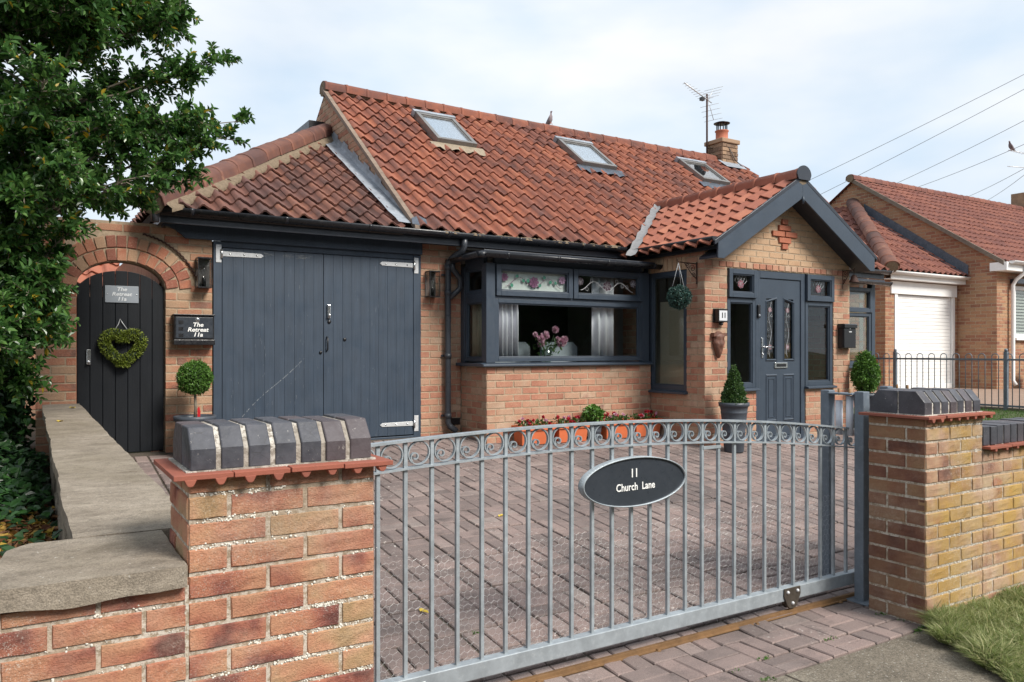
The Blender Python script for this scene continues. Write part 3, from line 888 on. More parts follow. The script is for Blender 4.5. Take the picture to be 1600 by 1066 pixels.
def pier(x0, x1, y0, y1, label, bmat, flip, nf, ns, xl_over=.03):
    t = thing('gate_pier', ((x0+x1)/2, (y0+y1)/2, 0), label, 'pillar')
    core = bx('core', m_gmortar, t, x0+.02, x1-.02, y0+.02, y1-.001, -.05, 1.10)
    fr = brickwall(t, 'front_face', 'Y', y0, x0, x1, -.03, 1.098, (), bmat, m_gmortar, nf, .03, .0, x0, rich=True, flip=flip)
    sd = brickwall(t, 'side_face', 'X', x0, y0+.004, y1, -.03, 1.098, (), m_gbrick if bmat is m_gbrick else m_gbrick3, m_gmortar, ns, .03, .0, y0, rich=True, flip=1-flip)
    rt = MB().box(x1-.03, x1, y0+.012, y1-.002, -.03, 1.098).build('rear_face', bmat, t)
    creasing(t, x0-.045, x1+.045, y0-.045, y1+.03, 1.100)
    bed = MB(); ca, cb = x0+.008, x1-.008
    pr = cap_prof(y0+.016, y1-.012, 1.114, 1.236, .048)
    bed.prism(pr, lambda p, k: ((ca+.006) if k == 0 else cb-.006, p[0], p[1]))
    bed.box(ca-.012, cb+.012, y0+.004, y1+.004, 1.112, 1.119)
    bed.build('cap_mortar', m_cmortar, t)
    n = 7; w = (cb-ca)/n
    for i in range(n):
        wob = R.uniform(-.003, .003)
        for (ya, yb, side) in ((y0+.010, y0+.010+(y1-y0)*.44, 0), (y0+.018+(y1-y0)*.44, y1-.008, 1)):
            ch = .050; z0, z1 = 1.118, 1.242+wob
            if side == 0: pr = [(ya, z0), (ya, z1-ch*1.2), (ya+ch, z1), (yb, z1), (yb, z0)]
            else: pr = [(ya, z0), (ya, z1), (yb-ch, z1), (yb, z1-ch*1.2), (yb, z0)]
            xa, xb = ca+i*w+(.0075 if i else 0), ca+(i+1)*w-(.0075 if i < n-1 else 0)
            mb = MB().prism(pr, lambda p, k: (xa if k == 0 else xb, p[0]+wob, p[1]))
            mb.build('cap_brick', m_blue, t, .004)
    return t
m_crust = paint('lichen_crust', (.66, .63, .56), .95, .15, 40, .5, 120)
def crust(parent, x0, x1, y, z0, z1, n, seed):
    q = random.Random(seed); mb = MB()
    rows = [z for z in [k*.075 for k in range(-1, 20)] if z0 < z < z1]
    while n:
        z = q.choice(rows); x = q.uniform(x0, x1)
        if noise.noise(Vector((x*3.1+seed, 0, z*4.3))) < q.uniform(-.25, .45): 
            if q.random() < .93: continue
        n -= 1
        r = q.uniform(.0014, .0048)
        for k in range(q.randint(1, 3)):
            mb.lathe([(r, 0), (r*.85, r*.35), (r*.4, r*.6), (0, r*.65)], (x+q.gauss(0, .006), y+.004, z+q.gauss(0, .0045)), 6, axis=Matrix.Rotation(PI/2, 4, 'X') @ Matrix.Rotation(q.random()*3, 4, 'Z') @ Matrix.Diagonal((1, q.uniform(.6, 1), 1, 1)))
    mb.build('lichen', m_crust, parent, recalc=False, kind='stuff')
m_gbrick3 = brick_mat('gate_brick_brown', [(0.0, (0.13, 0.05, 0.035)), (0.2, (0.22, 0.08, 0.045)), (0.5, (0.31, 0.135, 0.065)), (0.8, (0.36, 0.19, 0.085)), (1.0, (0.36, 0.11, 0.05))], 0.5, 260, 0.25, lichen=0.35, drag=True)
PX0, PX1, PY0, PY1 = .384, .9465, 2.37, 2.7075
lp_ = pier(PX0, PX1, PY0, PY1, 'brick gate pillar with dark chamfered cap left of the gate, joined to stone coping', m_gbrick, 0, 70, 40)
crust(lp_, PX0+.01, PX1-.005, PY0, .0, 1.09, 520, 3)
QX0, QX1 = 4.036, 4.5985
rp_ = pier(QX0, QX1, PY0, PY1, 'yellowed brick gate pillar with dark chamfered cap right of the gate, beside grass verge', m_gbrick2, 1, 70, 60)
crust(rp_, QX0+.01, QX1-.005, PY0, .0, 1.09, 420, 7)

# front wall on the left, brick below a thick stone coping
w = thing('front_wall', (-.6, 2.5, 0), 'low brick front wall under thick grey stone coping, left of the gate pillar', 'wall')
bx('core', m_gmortar, w, -2.2, PX0-.002, PY0+.02, 2.68, -.05, .795)
bx('joint_fill', m_gmortar, w, PX0-.008, PX0+.003, PY0+.003, PY0+.03, -.03, .797)
brickwall(w, 'front_face', 'Y', PY0+.0005, -2.2, PX0-.001, -.03, .797, (), m_gbrick, m_gmortar, 60, .03, .0, PX0, rich=True)
crust(w, -.2, PX0-.01, PY0, .0, .78, 90, 5)
def stone(name, parent, poly, zt, th, seed, rise=None, wob=.0035, skirt=.012):
    """irregular coping slab: plan polygon subdivided, rough edges"""
    bm = bmesh.new()
    vs = [bm.verts.new((x, y, zt)) for x, y in poly]
    f = bm.faces.new(vs)
    ext = bmesh.ops.extrude_face_region(bm, geom=[f])
    for e in ext['geom']:
        if isinstance(e, bmesh.types.BMVert): e.co.z -= th
    bmesh.ops.subdivide_edges(bm, edges=bm.edges[:], cuts=5, use_grid_fill=True)
    bmesh.ops.triangulate(bm, faces=[f for f in bm.faces if len(f.verts) > 4])
    bmesh.ops.subdivide_edges(bm, edges=[e for e in bm.edges if e.calc_length() > .07], cuts=2, use_grid_fill=True)
    for v in bm.verts:
        p = v.co.copy()
        n = noise.noise_vector(p*9+Vector((seed, 0, 0)))*wob + noise.noise_vector(p*28+Vector((0, seed, 0)))*wob*.5
        top = p.z > zt-.004
        v.co.x += n.x; v.co.y += n.y; v.co.z += n.z*(.7 if top else 1)
        if not top and p.z < zt-th+.004: v.co.z += noise.noise(p*7+Vector((seed, 3, 0)))*.008
        if rise: v.co.z += rise(p.x, p.y)
    bmesh.ops.recalc_face_normals(bm, faces=bm.faces)
    for f in bm.faces: f.smooth = True
    me = bpy.data.meshes.new(name); bm.to_mesh(me); bm.free(); me.materials.append(m_stone)
    o = bpy.data.objects.new(name, me); link(o, parent)
    md = o.modifiers.new('edge', 'EDGE_SPLIT'); md.split_angle = math.radians(42)
    return o
stone('coping_stone', w, [(-.075, 2.345), (.378, 2.337), (.379, 2.848), (.0, 2.868), (-.055, 2.80), (-.078, 2.65)], .862, .062, 1)
stone('coping_stone', w, [(-1.3, 2.36), (-.085, 2.348), (-.088, 2.62), (-1.3, 2.66)], .855, .06, 2)
stone('coping_stone', w, [(-2.3, 2.36), (-1.31, 2.36), (-1.31, 2.66), (-2.3, 2.66)], .855, .06, 3)
# stone wall running back to the house
s = thing('side_wall', (.3, 5.2, .2), 'stone garden wall with weathered flagstone top leading back to the arched door', 'wall')
rise = lambda x, y: .027*(y-2.86)
ys = [2.862, 4.05, 5.32, 6.6, 7.79]
for k in range(4):
    a, b = ys[k], ys[k+1]-.006
    xr = lambda y: .488-.023*(y-2.86)
    xl = lambda y: .118-.004*(y-2.86)
    o = stone('coping_stone', s, [(xl(a)+.004, a), (xr(a), a), (xr((a+b)/2)+.006, (a+b)/2), (xr(b), b), (xl(b), b), (xl((a+b)/2)-.006, (a+b)/2)], .864, .055, 10+k, rise, .004)
body = MB()
for k in range(16):
    a = 2.70+k*.3175; b = a+.314
    for j in range(4):
        z0 = -.05+.214*j; z1 = z0+.21
        q = R.uniform(-.012, .012); q2 = R.uniform(-.01, .01)
        body.box(.150+q, .450+q2-.02*(a-2.7)*.6, a, b, z0+gz(a)*.9*(1-j/6), z1+rise(0, a) if j == 3 else z1+gz(a)*.9*(1-(j+1)/6))
bo = body.build('wall_body', m_stone, s, .012)
# low wall right of the gate
w = thing('low_wall', (6, 2.5, 0), 'low yellow stained brick wall with dark upright coping, right of the gate', 'wall')
LX = 7.6
bx('core', m_gmortar, w, QX1+.002, LX, PY0+.02, 2.58, -.05, .905)
brickwall(w, 'front_face', 'Y', PY0+.0015, QX1+.001, LX, -.03, .900, (), m_gbrick2, m_gmortar, 60, .03, .0, QX0+.0, rich=True, flip=1)
n = 9; wx = .24
for i in range(12):
    mb = MB(); x0 = QX1+.004+i*wx; z = .905+R.uniform(-.002, .002)
    mb.box(x0, x0+wx-.003, PY0-.04, 2.60, z, z+.015)
    for k in (.28, .78):
        cx = x0+k*wx
        mb.prism([(-.015, 0.002), (-.009, -.015), (.009, -.015), (.015, 0.002)], lambda p, q: (cx+p[0], PY0-.038 if q == 0 else PY0-.01, z+p[1]))
    mb.build('creasing_tile', m_crease, w, .002)
bx('coping_mortar', m_cmortar, w, QX1+.006, LX, PY0+.008, 2.575, .918, 1.018)
x = QX1+.008; i = 0
while x < LX-.06:
    wob = R.uniform(-.003, .003)
    bx('coping_brick', m_blue, w, x, x+.066, PY0+wob, 2.585+wob, .922, 1.028+wob, .003)
    x += .0765; i += 1

# grass of the verge
def verge_edge(y):
    pts = [(-.4, 3.12), (1.33, 3.45), (2.10, 3.83), (2.375, 4.03)]
    for (a, xa), (b, xb) in zip(pts, pts[1:]):
        if y <= b: return xa+(xb-xa)*(y-a)/(b-a)
    return 4.03
mb = MB()
for i in range(48000):
    y = 2.372-abs(R.gauss(0, .42))
    if y < -.3: continue
    x = verge_edge(y)-.01+.10*noise.noise(Vector((y*7, 0, 0)))+(abs(R.gauss(0, 1.0)) if R.random() < .85 else R.uniform(0, .15))
    tuft = noise.noise(Vector((x*7, y*7, 0)))
    h = R.uniform(.03, .10)*(1+.9*tuft); d = Vector((R.uniform(-1.1, 1.1), R.uniform(-1.1, 1.1), 1)).normalized(); s_ = rdir(); s_.z = 0
    p = Vector((x, y, -.012+.03*max(0, y-.5)/1.9)); q = p+d*h*.6; t_ = q+(d+Vector((d.x, d.y, -.6))*.8).normalized()*h*.6
    mb.add([p-s_*.0035, p+s_*.0035, q+s_*.0026, q-s_*.0026, t_], [(0, 1, 2, 3), (3, 2, 4)])
tag(mb.build('verge_grass', m_grass, None, recalc=False), 'rough pale grass verge below the right gate pillar', 'grass', kind='stuff')
# weeds in the joints
mb = MB()
for (cx, cy) in ((2.98, 2.53), (2.74, 2.50), (3.45, 2.53), (3.95, 2.36), (4.01, 2.38), (2.80, 2.37), (1.9, 3.4), (4.03, 2.5), (4.03, 2.62)):
    for i in range(26):
        d = Vector((R.uniform(-1, 1), R.uniform(-1, 1), R.uniform(.3, 1))).normalized()
        leaf(mb, (cx+R.gauss(0, .022), cy+R.gauss(0, .008), gz(cy)-.004), d, Vector((0, 0, 1)), R.uniform(.008, .02), .005)
tag(mb.build('joint_weeds', m_box, None, recalc=False), 'small green weeds sprouting from the paving joints', 'weeds', kind='stuff')

# ------------------------------------------------------------------ sliding gate
GY = 2.905
def arch(x): return 1.128-.031*(x-2.15)**2
gt = thing('sliding_gate', (2.3, GY, .04), 'galvanised steel sliding gate with arched top band of scroll rings across the drive', 'gate')
GX0, GX1 = .60, 4.255
bx('bottom_rail', m_galv, gt, GX0, 4.28, GY-.025, GY+.025, .078, .150, .004)
for nm, off in (('top_rail', 0), ('lower_top_rail', -.113)):
    mb = MB(); n = 48
    for i in range(n):
        xa, xb = GX0+(GX1-GX0)*i/n, GX0+(GX1-GX0)*(i+1)/n
        za, zb = arch(xa)+off, arch(xb)+off
        h = .010 if off == 0 else .008
        mb.add([(xa, GY-.02, za-h), (xb, GY-.02, zb-h), (xb, GY+.02, zb-h), (xa, GY+.02, za-h), (xa, GY-.02, za), (xb, GY-.02, zb), (xb, GY+.02, zb), (xa, GY+.02, za)], [(0,3,2,1),(4,5,6,7),(0,1,5,4),(2,3,7,6)]+([(0,4,7,3)] if i == 0 else [])+([(1,2,6,5)] if i == n-1 else []), .5)
    mb.build(nm, m_galv, gt, recalc=False)
SP = .1178; B0 = 1.171
bars = [B0+SP*i for i in range(-4, 26)]
for x in bars:
    if x > GX1-.005: continue
    MB().box(x-.0085, x+.0085, GY-.0085, GY+.0085, .148, arch(x)-.112).build('bar', m_galv, gt, .0025)
for x in bars[:-1]+[bars[-1]]:
    if x < GX0+.02 or x > GX1-.01: continue
    MB().box(x-.0075, x+.0075, GY-.0075, GY+.0075, arch(x)-.112, arch(x)-.008).build('short_bar', m_galv, gt)
# scrolls: ring with a curl at its foot
def scroll(cx, cz, r, tilt):
    pts = []
    for i in range(33):            # outer ring, clockwise from the lower left all the way round
        a = math.radians(228)-i/32*math.radians(352); pts.append((r*math.cos(a), r*math.sin(a)))
    for i in range(1, 19):         # small volute rolled up inside the lower left
        t = i/18; a = math.radians(236)-t*math.radians(400); rr = r*(.40-.22*t)
        pts.append((-.40*r+.06*r*t+rr*math.cos(a), -.30*r+rr*math.sin(a)))
    P = [(cx+x, GY, cz+z+tilt*x) for x, z in pts]
    mb = MB(); n = len(P); hw = .0075; th = .0024
    for i in range(n-1):
        a, b = Vector(P[i]), Vector(P[i+1]); d = (b-a).normalized(); nn = Vector((-d.z, 0, d.x))*th
        q = []
        for (p) in (a, b):
            q += [p+nn+Vector((0, -hw, 0)), p+nn+Vector((0, hw, 0)), p-nn+Vector((0, hw, 0)), p-nn+Vector((0, -hw, 0))]
        mb.add(q, [(0,1,5,4),(1,2,6,5),(2,3,7,6),(3,0,4,7)], .5)
    return mb
for x in bars:
    cx = x+SP/2
    if cx < GX0+.05 or cx > GX1-.05: continue
    scroll(cx, arch(cx)-.060, .0465, -.062*(cx-2.15)).build('scroll', m_galv, gt, recalc=False)
# chicken wire behind the lower bars
mb = MB(); a = .019; yw = GY+.016
dx, dz = a*math.sqrt(3), a*1.5
nxw, nzw = int((4.06-1.05)/dx), int(.50/dz)
ptw = lambda x, z: (x+.006*math.sin(z*31+x*9), yw+.005*math.sin(x*17+z*23), z+.005*math.sin(x*21))
for j in range(nzw):
    for i in range(nxw):
        cx = 1.05+i*dx+(dx/2 if j % 2 else 0); cz = .14+j*dz
        p = [(cx, cz+a), (cx+dx/2, cz+a/2), (cx+dx/2, cz-a/2), (cx-dx/2, cz+a/2)]
        for (q0, q1) in ((p[3], p[0]), (p[0], p[1]), (p[1], p[2])):
            mb.tube([ptw(*q0), ptw(*q1)], .00028, 3, False, .5)
mb.build('wire_mesh', m_zinc, gt, recalc=False, kind='stuff')
# short joining strap, wheel carriage, fixing bolts
bx('strap', m_galv, gt, bars[19]-.0, bars[20]+.01, GY-.012, GY-.0085, .955, .972, .001)
TY = 2.885
for wx in (3.60,):
    wh = MB().prism([(-.068, .03), (-.066, .072), (.066, .072), (.068, .03), (.040, -.026), (.022, -.042), (-.022, -.042), (-.040, -.026)], lambda p, k: (wx+p[0], GY-.027-.007*k, .078+p[1])).build('wheel_plate', m_wheel, gt, .002)
    MB().lathe([(0, -.016), (.040, -.016), (.040, -.012), (.033, -.010), (.033, .010), (.040, .012), (.040, .016), (0, .016)], (wx, TY+.012, .068), 24, axis=Matrix.Rotation(PI/2, 4, 'X')).build('wheel', m_wheel, gt)
    for (bxx, bz) in ((-.040, .050), (.040, .050), (0, -.014)):
        MB().lathe([(0, .010), (.006, .009), (.009, .005), (.010, 0)], (wx+bxx, GY-.034, .078+bz), 12, axis=Matrix.Rotation(PI/2, 4, 'X')).build('bolt', m_zinc, wh)
MB().lathe([(0, .008), (.008, .007), (.012, .003), (.013, 0)], (1.36, GY-.025, .112), 14, axis=Matrix.Rotation(PI/2, 4, 'X')).build('bolt', m_zinc, gt)
tr = thing('gate_track', (2.3, 2.885, 0), 'rust brown steel ground rail that the sliding gate runs on', 'rail')
MB().prism([(-.022, 0), (-.022, .006), (-.012, .008), (-.010, .026), (.010, .026), (.012, .008), (.022, .006), (.022, 0)], lambda p, k: (.2+k*4.2, TY+p[0], .001+p[1])).build('rail', m_rust, tr, .001)
for x in (1.2, 1.9, 2.6, 3.3, 4.0):
    MB().lathe([(0, .012), (.008, .011), (.011, .004), (.016, .003), (.016, 0)], (x, TY-.026, .003), 8, smooth=False).build('fixing', m_rust, tr)
# oval name sign on the gate
sg = thing('name_sign', (2.48, GY-.05, .72), 'oval dark sign with silver rim reading 11 Church Lane, fixed to the gate', 'sign')
SX, SZ, SA, SB = 2.463, .838, .318, .118
sy = GY-.012
def oval(k): return [(SX+math.cos(2*PI*i/72)*(SA+k), SZ+math.sin(2*PI*i/72)*(SB+k)) for i in range(72)]
MB().prism(oval(-.004), lambda p, k: (p[0], sy-.028+.02*k, p[1])).build('plate', m_signbk, sg)
mb = MB()
oa, ob = oval(0), oval(-.0055)
for i in range(72):
    j = (i+1) % 72; q = []
    for (p, yy) in ((oa[i], sy+.004), (oa[j], sy+.004), (oa[j], sy-.038), (oa[i], sy-.038), (ob[i], sy-.038), (ob[j], sy-.038), (ob[j], sy-.026), (ob[i], sy-.026)): q.append((p[0], yy, p[1]))
    mb.add(q, [(0,1,2,3),(3,2,5,4),(4,5,6,7)], .5, True)
mb.build('rim', m_galv, sg, recalc=False)
text('lettering', '11', .058, m_letter, sg, (SX-.010, sy-.0295, SZ+.040), sx=.9, offset=.0006)
text('lettering', 'Church', .050, m_letter, sg, (SX-.055, sy-.0295, SZ-.024), sx=.88, offset=.0006)
text('lettering', 'Lane', .050, m_letter, sg, (SX+.078, sy-.0295, SZ-.024), sx=.88, offset=.0006)
# receiving frames of the gate
def recv(x, label, dy=0):
    f = thing('roller_guide', (x, 2.93+dy, 0), label, 'gate guide')
    for yy in (2.815, 3.045):
        bx('post', m_galvd, f, x-.03, x+.03, yy+dy-.03, yy+dy+.03, .0, 1.222, .004)
    bx('base_plate', m_galvd, f, x-.07, x+.07, 2.73+dy, 2.90+dy, .001, .010, .002)
    bx('head_plate', m_galvd, f, x-.05, x+.05, 2.846+dy, 3.014+dy, 1.200, 1.210, .002)
    for yy in (2.895, 2.967):
        r = MB().lathe([(0, .0), (.021, .0), (.021, .235 if yy < 2.9 else .205), (0, .235 if yy < 2.9 else .205)], (x, yy+dy, 1.198-.24), 18).build('roller', m_rubberw, f)
        MB().lathe([(0, .03), (.008, .03), (.008, 0)], (x, yy+dy, 1.205), 10).build('roller_bolt', m_rust, r)
recv(4.14, 'grey steel post frame with white rollers holding the gate end beside the right pillar')
recv(4.92, 'second grey steel roller frame just showing behind the right pillar cap', .12)
# ------------------------------------------------------------------ the bungalow
W = 7.83; BAY = 7.24; PO = 6.35; PXL = 6.47; PXR = 9.086; GAB = 3.50; REND = 11.75
m_redbrick2 = brick_mat('arch_red_brick', [(0, (0.26, 0.075, 0.045)), (1, (0.36, 0.11, 0.06))], 0.3)
H = thing('bungalow', (6.0, 9.0, .45), 'brick bungalow with orange pantiled roof, gabled porch, bay window and dark double garage doors', 'house')
ZB = .40
# arched side wall, left of the garage
AC, AZ, AR, AB = .716, 2.03, .358, .235        # arch centre, springing, half width, rise
def in_arch(a, z, k=0):
    return abs(a-AC) < AR+k and (z < AZ or ((a-AC)/(AR+k))**2+((z-AZ)/(AB+k))**2 < 1)
RING = .238
def keep_arch(a, z): return not in_arch(a, z, RING+.03 if z > AZ-.02 else .03)
aw = brickwall(H, 'arch_wall', 'Y', W, .048, 1.49, ZB, 2.62, [(AC-AR, AC+AR, 0, 2.63)], m_arch, m_mortar, 60, .2, .425, .048, keep=keep_arch, bopen=[(AC-AR, AC+AR, 0, AZ-.01)])
bx('reveal', m_arch, H, AC-AR-.02, AC-AR, W+.012, W+.2, ZB, AZ)
def ell(t, off=0):
    x, z = AR*math.cos(t), AB*math.sin(t); nx_, nz_ = math.cos(t)/AR, math.sin(t)/AB; l_ = math.hypot(nx_, nz_)
    return AC+x+nx_/l_*off, AZ+z+nz_/l_*off, math.atan2(nz_, nx_)
for ring in range(2):
    off = .056+ring*.118; n = 13 if ring == 0 else 17
    ts = [PI*i/400 for i in range(401)]; cum = [0]
    for a_, b_ in zip(ts, ts[1:]):
        p_, q_ = ell(a_, off), ell(b_, off); cum.append(cum[-1]+math.hypot(p_[0]-q_[0], p_[1]-q_[1]))
    wd = cum[-1]/n-.011
    for i in range(n):
        s_ = cum[-1]*(i+.5)/n; k = next(q for q in range(401) if cum[q] >= s_)
        x_, z_, a_ = ell(ts[k], off)
        M = Matrix.Translation((x_, W-.004+.025, z_)) @ Matrix.Rotation(PI/2-a_, 4, 'Y') @ Matrix.Diagonal((wd, .06, .110, 1))
        inst('arch_brick', R.choice(units(m_redbrick2 if R.random() < .4 else m_arch, False))[0], aw, M)
mb = MB(); k = 28
for i in range(k):
    a0, a1 = PI*i/k, PI*(i+1)/k; q = []
    def outp(t):
        dx, dz = AR*math.cos(t), AB*math.sin(t)
        sc_ = min(AR/abs(dx) if abs(dx) > 1e-6 else 99, (2.62-AZ)/dz if dz > 1e-6 else 99)
        return AC+dx*sc_, AZ+dz*sc_
    for (t, o_, y) in ((a0, 0, W+.006), (a1, 0, W+.006), (a1, 1, W+.006), (a0, 1, W+.006), (a0, 0, W+.2), (a1, 0, W+.2)):
        e_ = outp(t) if o_ else ell(t)[:2]
        q.append((e_[0], y, e_[1]))
    mb.add(q, [(0,1,2,3),(0,4,5,1)])
mb.build('arch_mortar', m_mortar, aw, recalc=False)
# corrugated edging strip along the arch
pts = []
for i in range(34):
    t = i/33; e_ = ell(math.radians(72-60*t), RING+.03+.008*(i % 2))
    pts.append((e_[0]+.03*t, W-.014, e_[1]-.06*t*t))
MB().tube(pts, .009, 6).build('arch_edging', m_iron, aw)
# arched garden door: vertical boards
gd = MB()
dm = bx('garden_door', m_adoor, H, AC-AR+.004, AC+AR-.004, W+.075, W+.10, .53, AZ-.09)
def arch_top(x): return AZ-.085+(AB+.0)*math.sqrt(max(0, 1-((x-AC)/(AR+.01))**2))
nb = 7; bw = 2*(AR-.004)/nb
for i in range(nb):
    xa, xb = AC-AR+.004+i*bw+.002, AC-AR+.004+(i+1)*bw-.002
    poly = [(xa, .535)]+[(xb, .535)]+[(xb+(xa-xb)*k/5, arch_top(min(max(xb+(xa-xb)*k/5, AC-AR+.03), AC+AR-.03))) for k in range(6)]
    MB().prism(poly, lambda p, q: (p[0], W+.05+.024*q, p[1])).build('door_board', m_adoor, dm, .003)
kp = MB().box(.435, .470, W+.028, W+.050, 1.335, 1.47).build('keypad', m_chrome, dm, .006)
MB().lathe([(0, .02), (.012, .02), (.014, 0)], (.4525, W+.028, 1.36), 14, axis=Matrix.Rotation(PI/2, 4, 'X')).build('knob', m_chrome, dm)
# garage doors
gz0, gz1 = .545, 2.445
gf = MB()
gf.box(1.494, 1.572, -.06, .012, .46, 2.504, FY(W)); gf.box(3.568, 3.656, -.06, .012, .46, 2.50, FY(W)); gf.box(1.572, 3.568, -.06, .006, 2.448, 2.53, FY(W))
gf.box(1.572, 3.568, -.06, .02, .44, .535, FY(W))
gf.build('garage_frame', m_gdoor, H, .004)
for (a, b, side) in ((1.576, 2.563, 0), (2.568, 3.564, 1)):
    leafm = bx('garage_door', m_gdoor, H, a+.003, b-.003, W+.012, W+.035, gz0, gz1)
    nb = 10; w_ = (b-a)/nb
    for i in range(nb):
        bx('door_board', m_gdoor, leafm, a+i*w_+.0005, a+(i+1)*w_-.0005, W-.011+R.uniform(0, .001), W+.012, gz0+.002, gz1-.003, .0016)
    hs = ((2.385,), (2.385, .655))[side] if side else (2.385,)
    for hz in (2.385, .665):
        sgn = 1 if side == 0 else -1
        x0 = a-.028 if side == 0 else b+.028
        if side == 0 and hz < 1: continue
        hg = MB()
        hg.prism([(0, -.024), (.36, -.020), (.385, 0), (.36, .020), (0, .024)], lambda p, k: (x0+sgn*(p[0]+.03), W-.012-.005*k, hz+p[1]))
        hg.box(min(x0-sgn*.032, x0+sgn*.018), max(x0-sgn*.032, x0+sgn*.018), W-.019, W-.0125, hz-.085, hz+.085)
        ho = hg.build('strap_hinge', m_zinc, leafm, .0015)
        MB().tube([(x0+sgn*.02, W-.026, hz-.045), (x0+sgn*.02, W-.026, hz+.045)], .011, 10).build('hinge_pin', m_chrome, ho)
        for q in (.07, .2, .32): MB().lathe([(0, .006), (.007, .005), (.010, 0)], (x0+sgn*(q+.03), W-.017, hz), 10, axis=Matrix.Rotation(PI/2, 4, 'X')).build('bolt', m_chrome, ho)
    if side:
        MB().box(2.600, 2.634, W-.034, W-.011, 1.79, 1.93).build('keypad', m_chrome, leafm, .006)
        MB().lathe([(0, .02), (.014, .02), (.016, 0)], (2.617, W-.034, 1.82), 14, axis=Matrix.Rotation(PI/2, 4, 'X')).build('knob', m_chrome, leafm)
        MB().lathe([(0, .008), (.018, .008), (.02, 0)], (2.625, W-.012, 1.755), 14, axis=Matrix.Rotation(PI/2, 4, 'X')).build('lock', m_black, leafm)
        MB().tube([(2.600, W-.012, 1.60), (2.600, W-.04, 1.585), (2.600, W-.04, 1.47), (2.600, W-.012, 1.455)], .007, 8).build('pull_handle', m_black, leafm)
        MB().lathe([(0, .008), (.016, .008), (.018, 0)], (2.79, W-.012, 1.575), 14, axis=Matrix.Rotation(PI/2, 4, 'X')).build('lock', m_black, leafm)
    else:
        MB().lathe([(0, .01), (.014, .01), (.016, 0)], (2.535, W-.012, 1.44), 14, axis=Matrix.Rotation(PI/2, 4, 'X')).build('knob', m_black, leafm)
        sm_ = MB()   # scraped paint line across the left leaf
        n = 46
        for i in range(n):
            if R.random() < .22: continue
            t0, t1 = i/n, (i+R.uniform(.5, 1))/n
            p = lambda t: (1.745+t*.64, .80+t*.60+.035*math.sin(t*5)*(1-t))
            (xa, za), (xb, zb) = p(t0), p(t1); wd = R.uniform(.0012, .0045)
            sm_.add([(xa, W-.0122, za-wd), (xb, W-.0122, zb-wd), (xb, W-.0122, zb+wd), (xa, W-.0122, za+wd)], [(0, 1, 2, 3)])
        for i in range(150):
            xa = R.choice([1.7, 1.92, 2.0, 2.19, 2.31, 2.36])+R.uniform(-.05, .05); za = R.choice([2.40, 2.41, R.uniform(.8, 2.3)])+R.uniform(-.02, .01)
            ww, hh = (R.uniform(.01, .05), .0012) if za > 2.37 else (.001, R.uniform(.01, .04))
            sm_.add([(xa, W-.0122, za), (xa+ww, W-.0122, za), (xa+ww, W-.0122, za+hh), (xa, W-.0122, za+hh)], [(0, 1, 2, 3)])
        sm_.build('paint_scratches', paint('scuffed_primer', (.24, .26, .28), .7), leafm, recalc=False)
# lintel board with curved end, fascia, gutter
crv = [(1.04, 2.612), (1.10, 2.603), (1.155, 2.580), (1.20, 2.545), (1.245, 2.505)]
poly = crv+[(3.66, 2.505), (3.66, 2.63), (1.04, 2.63)]
MB().prism(poly, lambda p, k: (p[0], W-.045+.044*k, p[1])).build('lintel_board', m_gdoor, H, .003)
mb = MB(); mb.box(1.00, 6.40, 7.600, 7.625, 2.605, 2.735); mb.box(1.00, 1.03, 7.625, 8.6, 2.605, 2.735)
mb.build('fascia', m_fascia, H, .003)
mb = MB(); mb.box(1.03, 6.44, 7.625, W-.001, 2.632, 2.645); mb.build('soffit', m_fascia, H)
gu = MB(); halfpipe(gu, (.98, 7.545, 2.735), (6.30, 7.545, 2.735), .058, capA=True)
go = gu.build('gutter', m_gutter, H)
for x in (1.25, 2.1, 2.95, 3.85, 4.75, 5.65): halfpipe(MB(), (x-.02, 7.545, 2.736), (x+.02, 7.545, 2.736), .062).build('gutter_bracket', m_gutter, go)
MB().tube([(.955, 7.56, 2.77), (.955, 7.56, 2.60)], .034, 12).build('outlet_pipe', m_pipe, go)
# brick strip right of the garage
brickwall(H, 'garage_wall', 'Y', W, 3.656, 4.16, ZB, 2.632, (), m_brick, m_mortar, 45, .2, .40, 3.656)
bx('air_brick', m_black, H, 4.00, 4.145, W-.006, W+.01, .625, .70, .002)
# bay under the window
brickwall(H, 'bay_wall', 'Y', BAY, 4.154, PXL-.003, .38, 1.285, (), m_brick, m_mortar, 95, .10, .38, 4.154)
brickwall(H, 'bay_side_wall', 'X', 4.154, BAY+.004, W-.002, .38, 1.285, (), m_brick, m_mortar, 24, .10, .38, BAY, flip=1)
# window builder ----------------------------------------------------
def frame(mb, T, a0, a1, z0, z1, w, d0, d1):
    mb.box(a0, a0+w, d0, d1, z0, z1, T); mb.box(a1-w, a1, d0, d1, z0, z1, T)
    mb.box(a0+w, a1-w, d0, d1, z0, z0+w, T); mb.box(a0+w, a1-w, d0, d1, z1-w, z1, T)
def window(parent, T, a0, a1, z0, z1, w=.05, d0=-.05, d1=0.0, gl=None, name='window', mat=None):
    mb = MB(); frame(mb, T, a0, a1, z0, z1, w, d0, d1)
    b = .014; frame(mb, T, a0+w, a1-w, z0+w, z1-w, b, d0+.008, d1-.012)
    f = mb.build(name, mat or m_anth, parent, .004)
    MB().box(a0+w+.002, a1-w-.002, d0+.012, d0+.018, z0+w+.002, z1-w-.002, T).build('pane', gl or m_glass, f)
    return f
T = FY(BAY)
S0, ST = 1.325, 2.40
bf = MB()
bf.box(4.150, 4.262, -.075, .0, S0, ST, T); bf.box(6.325, 6.44, -.06, -.004, S0, ST, T)
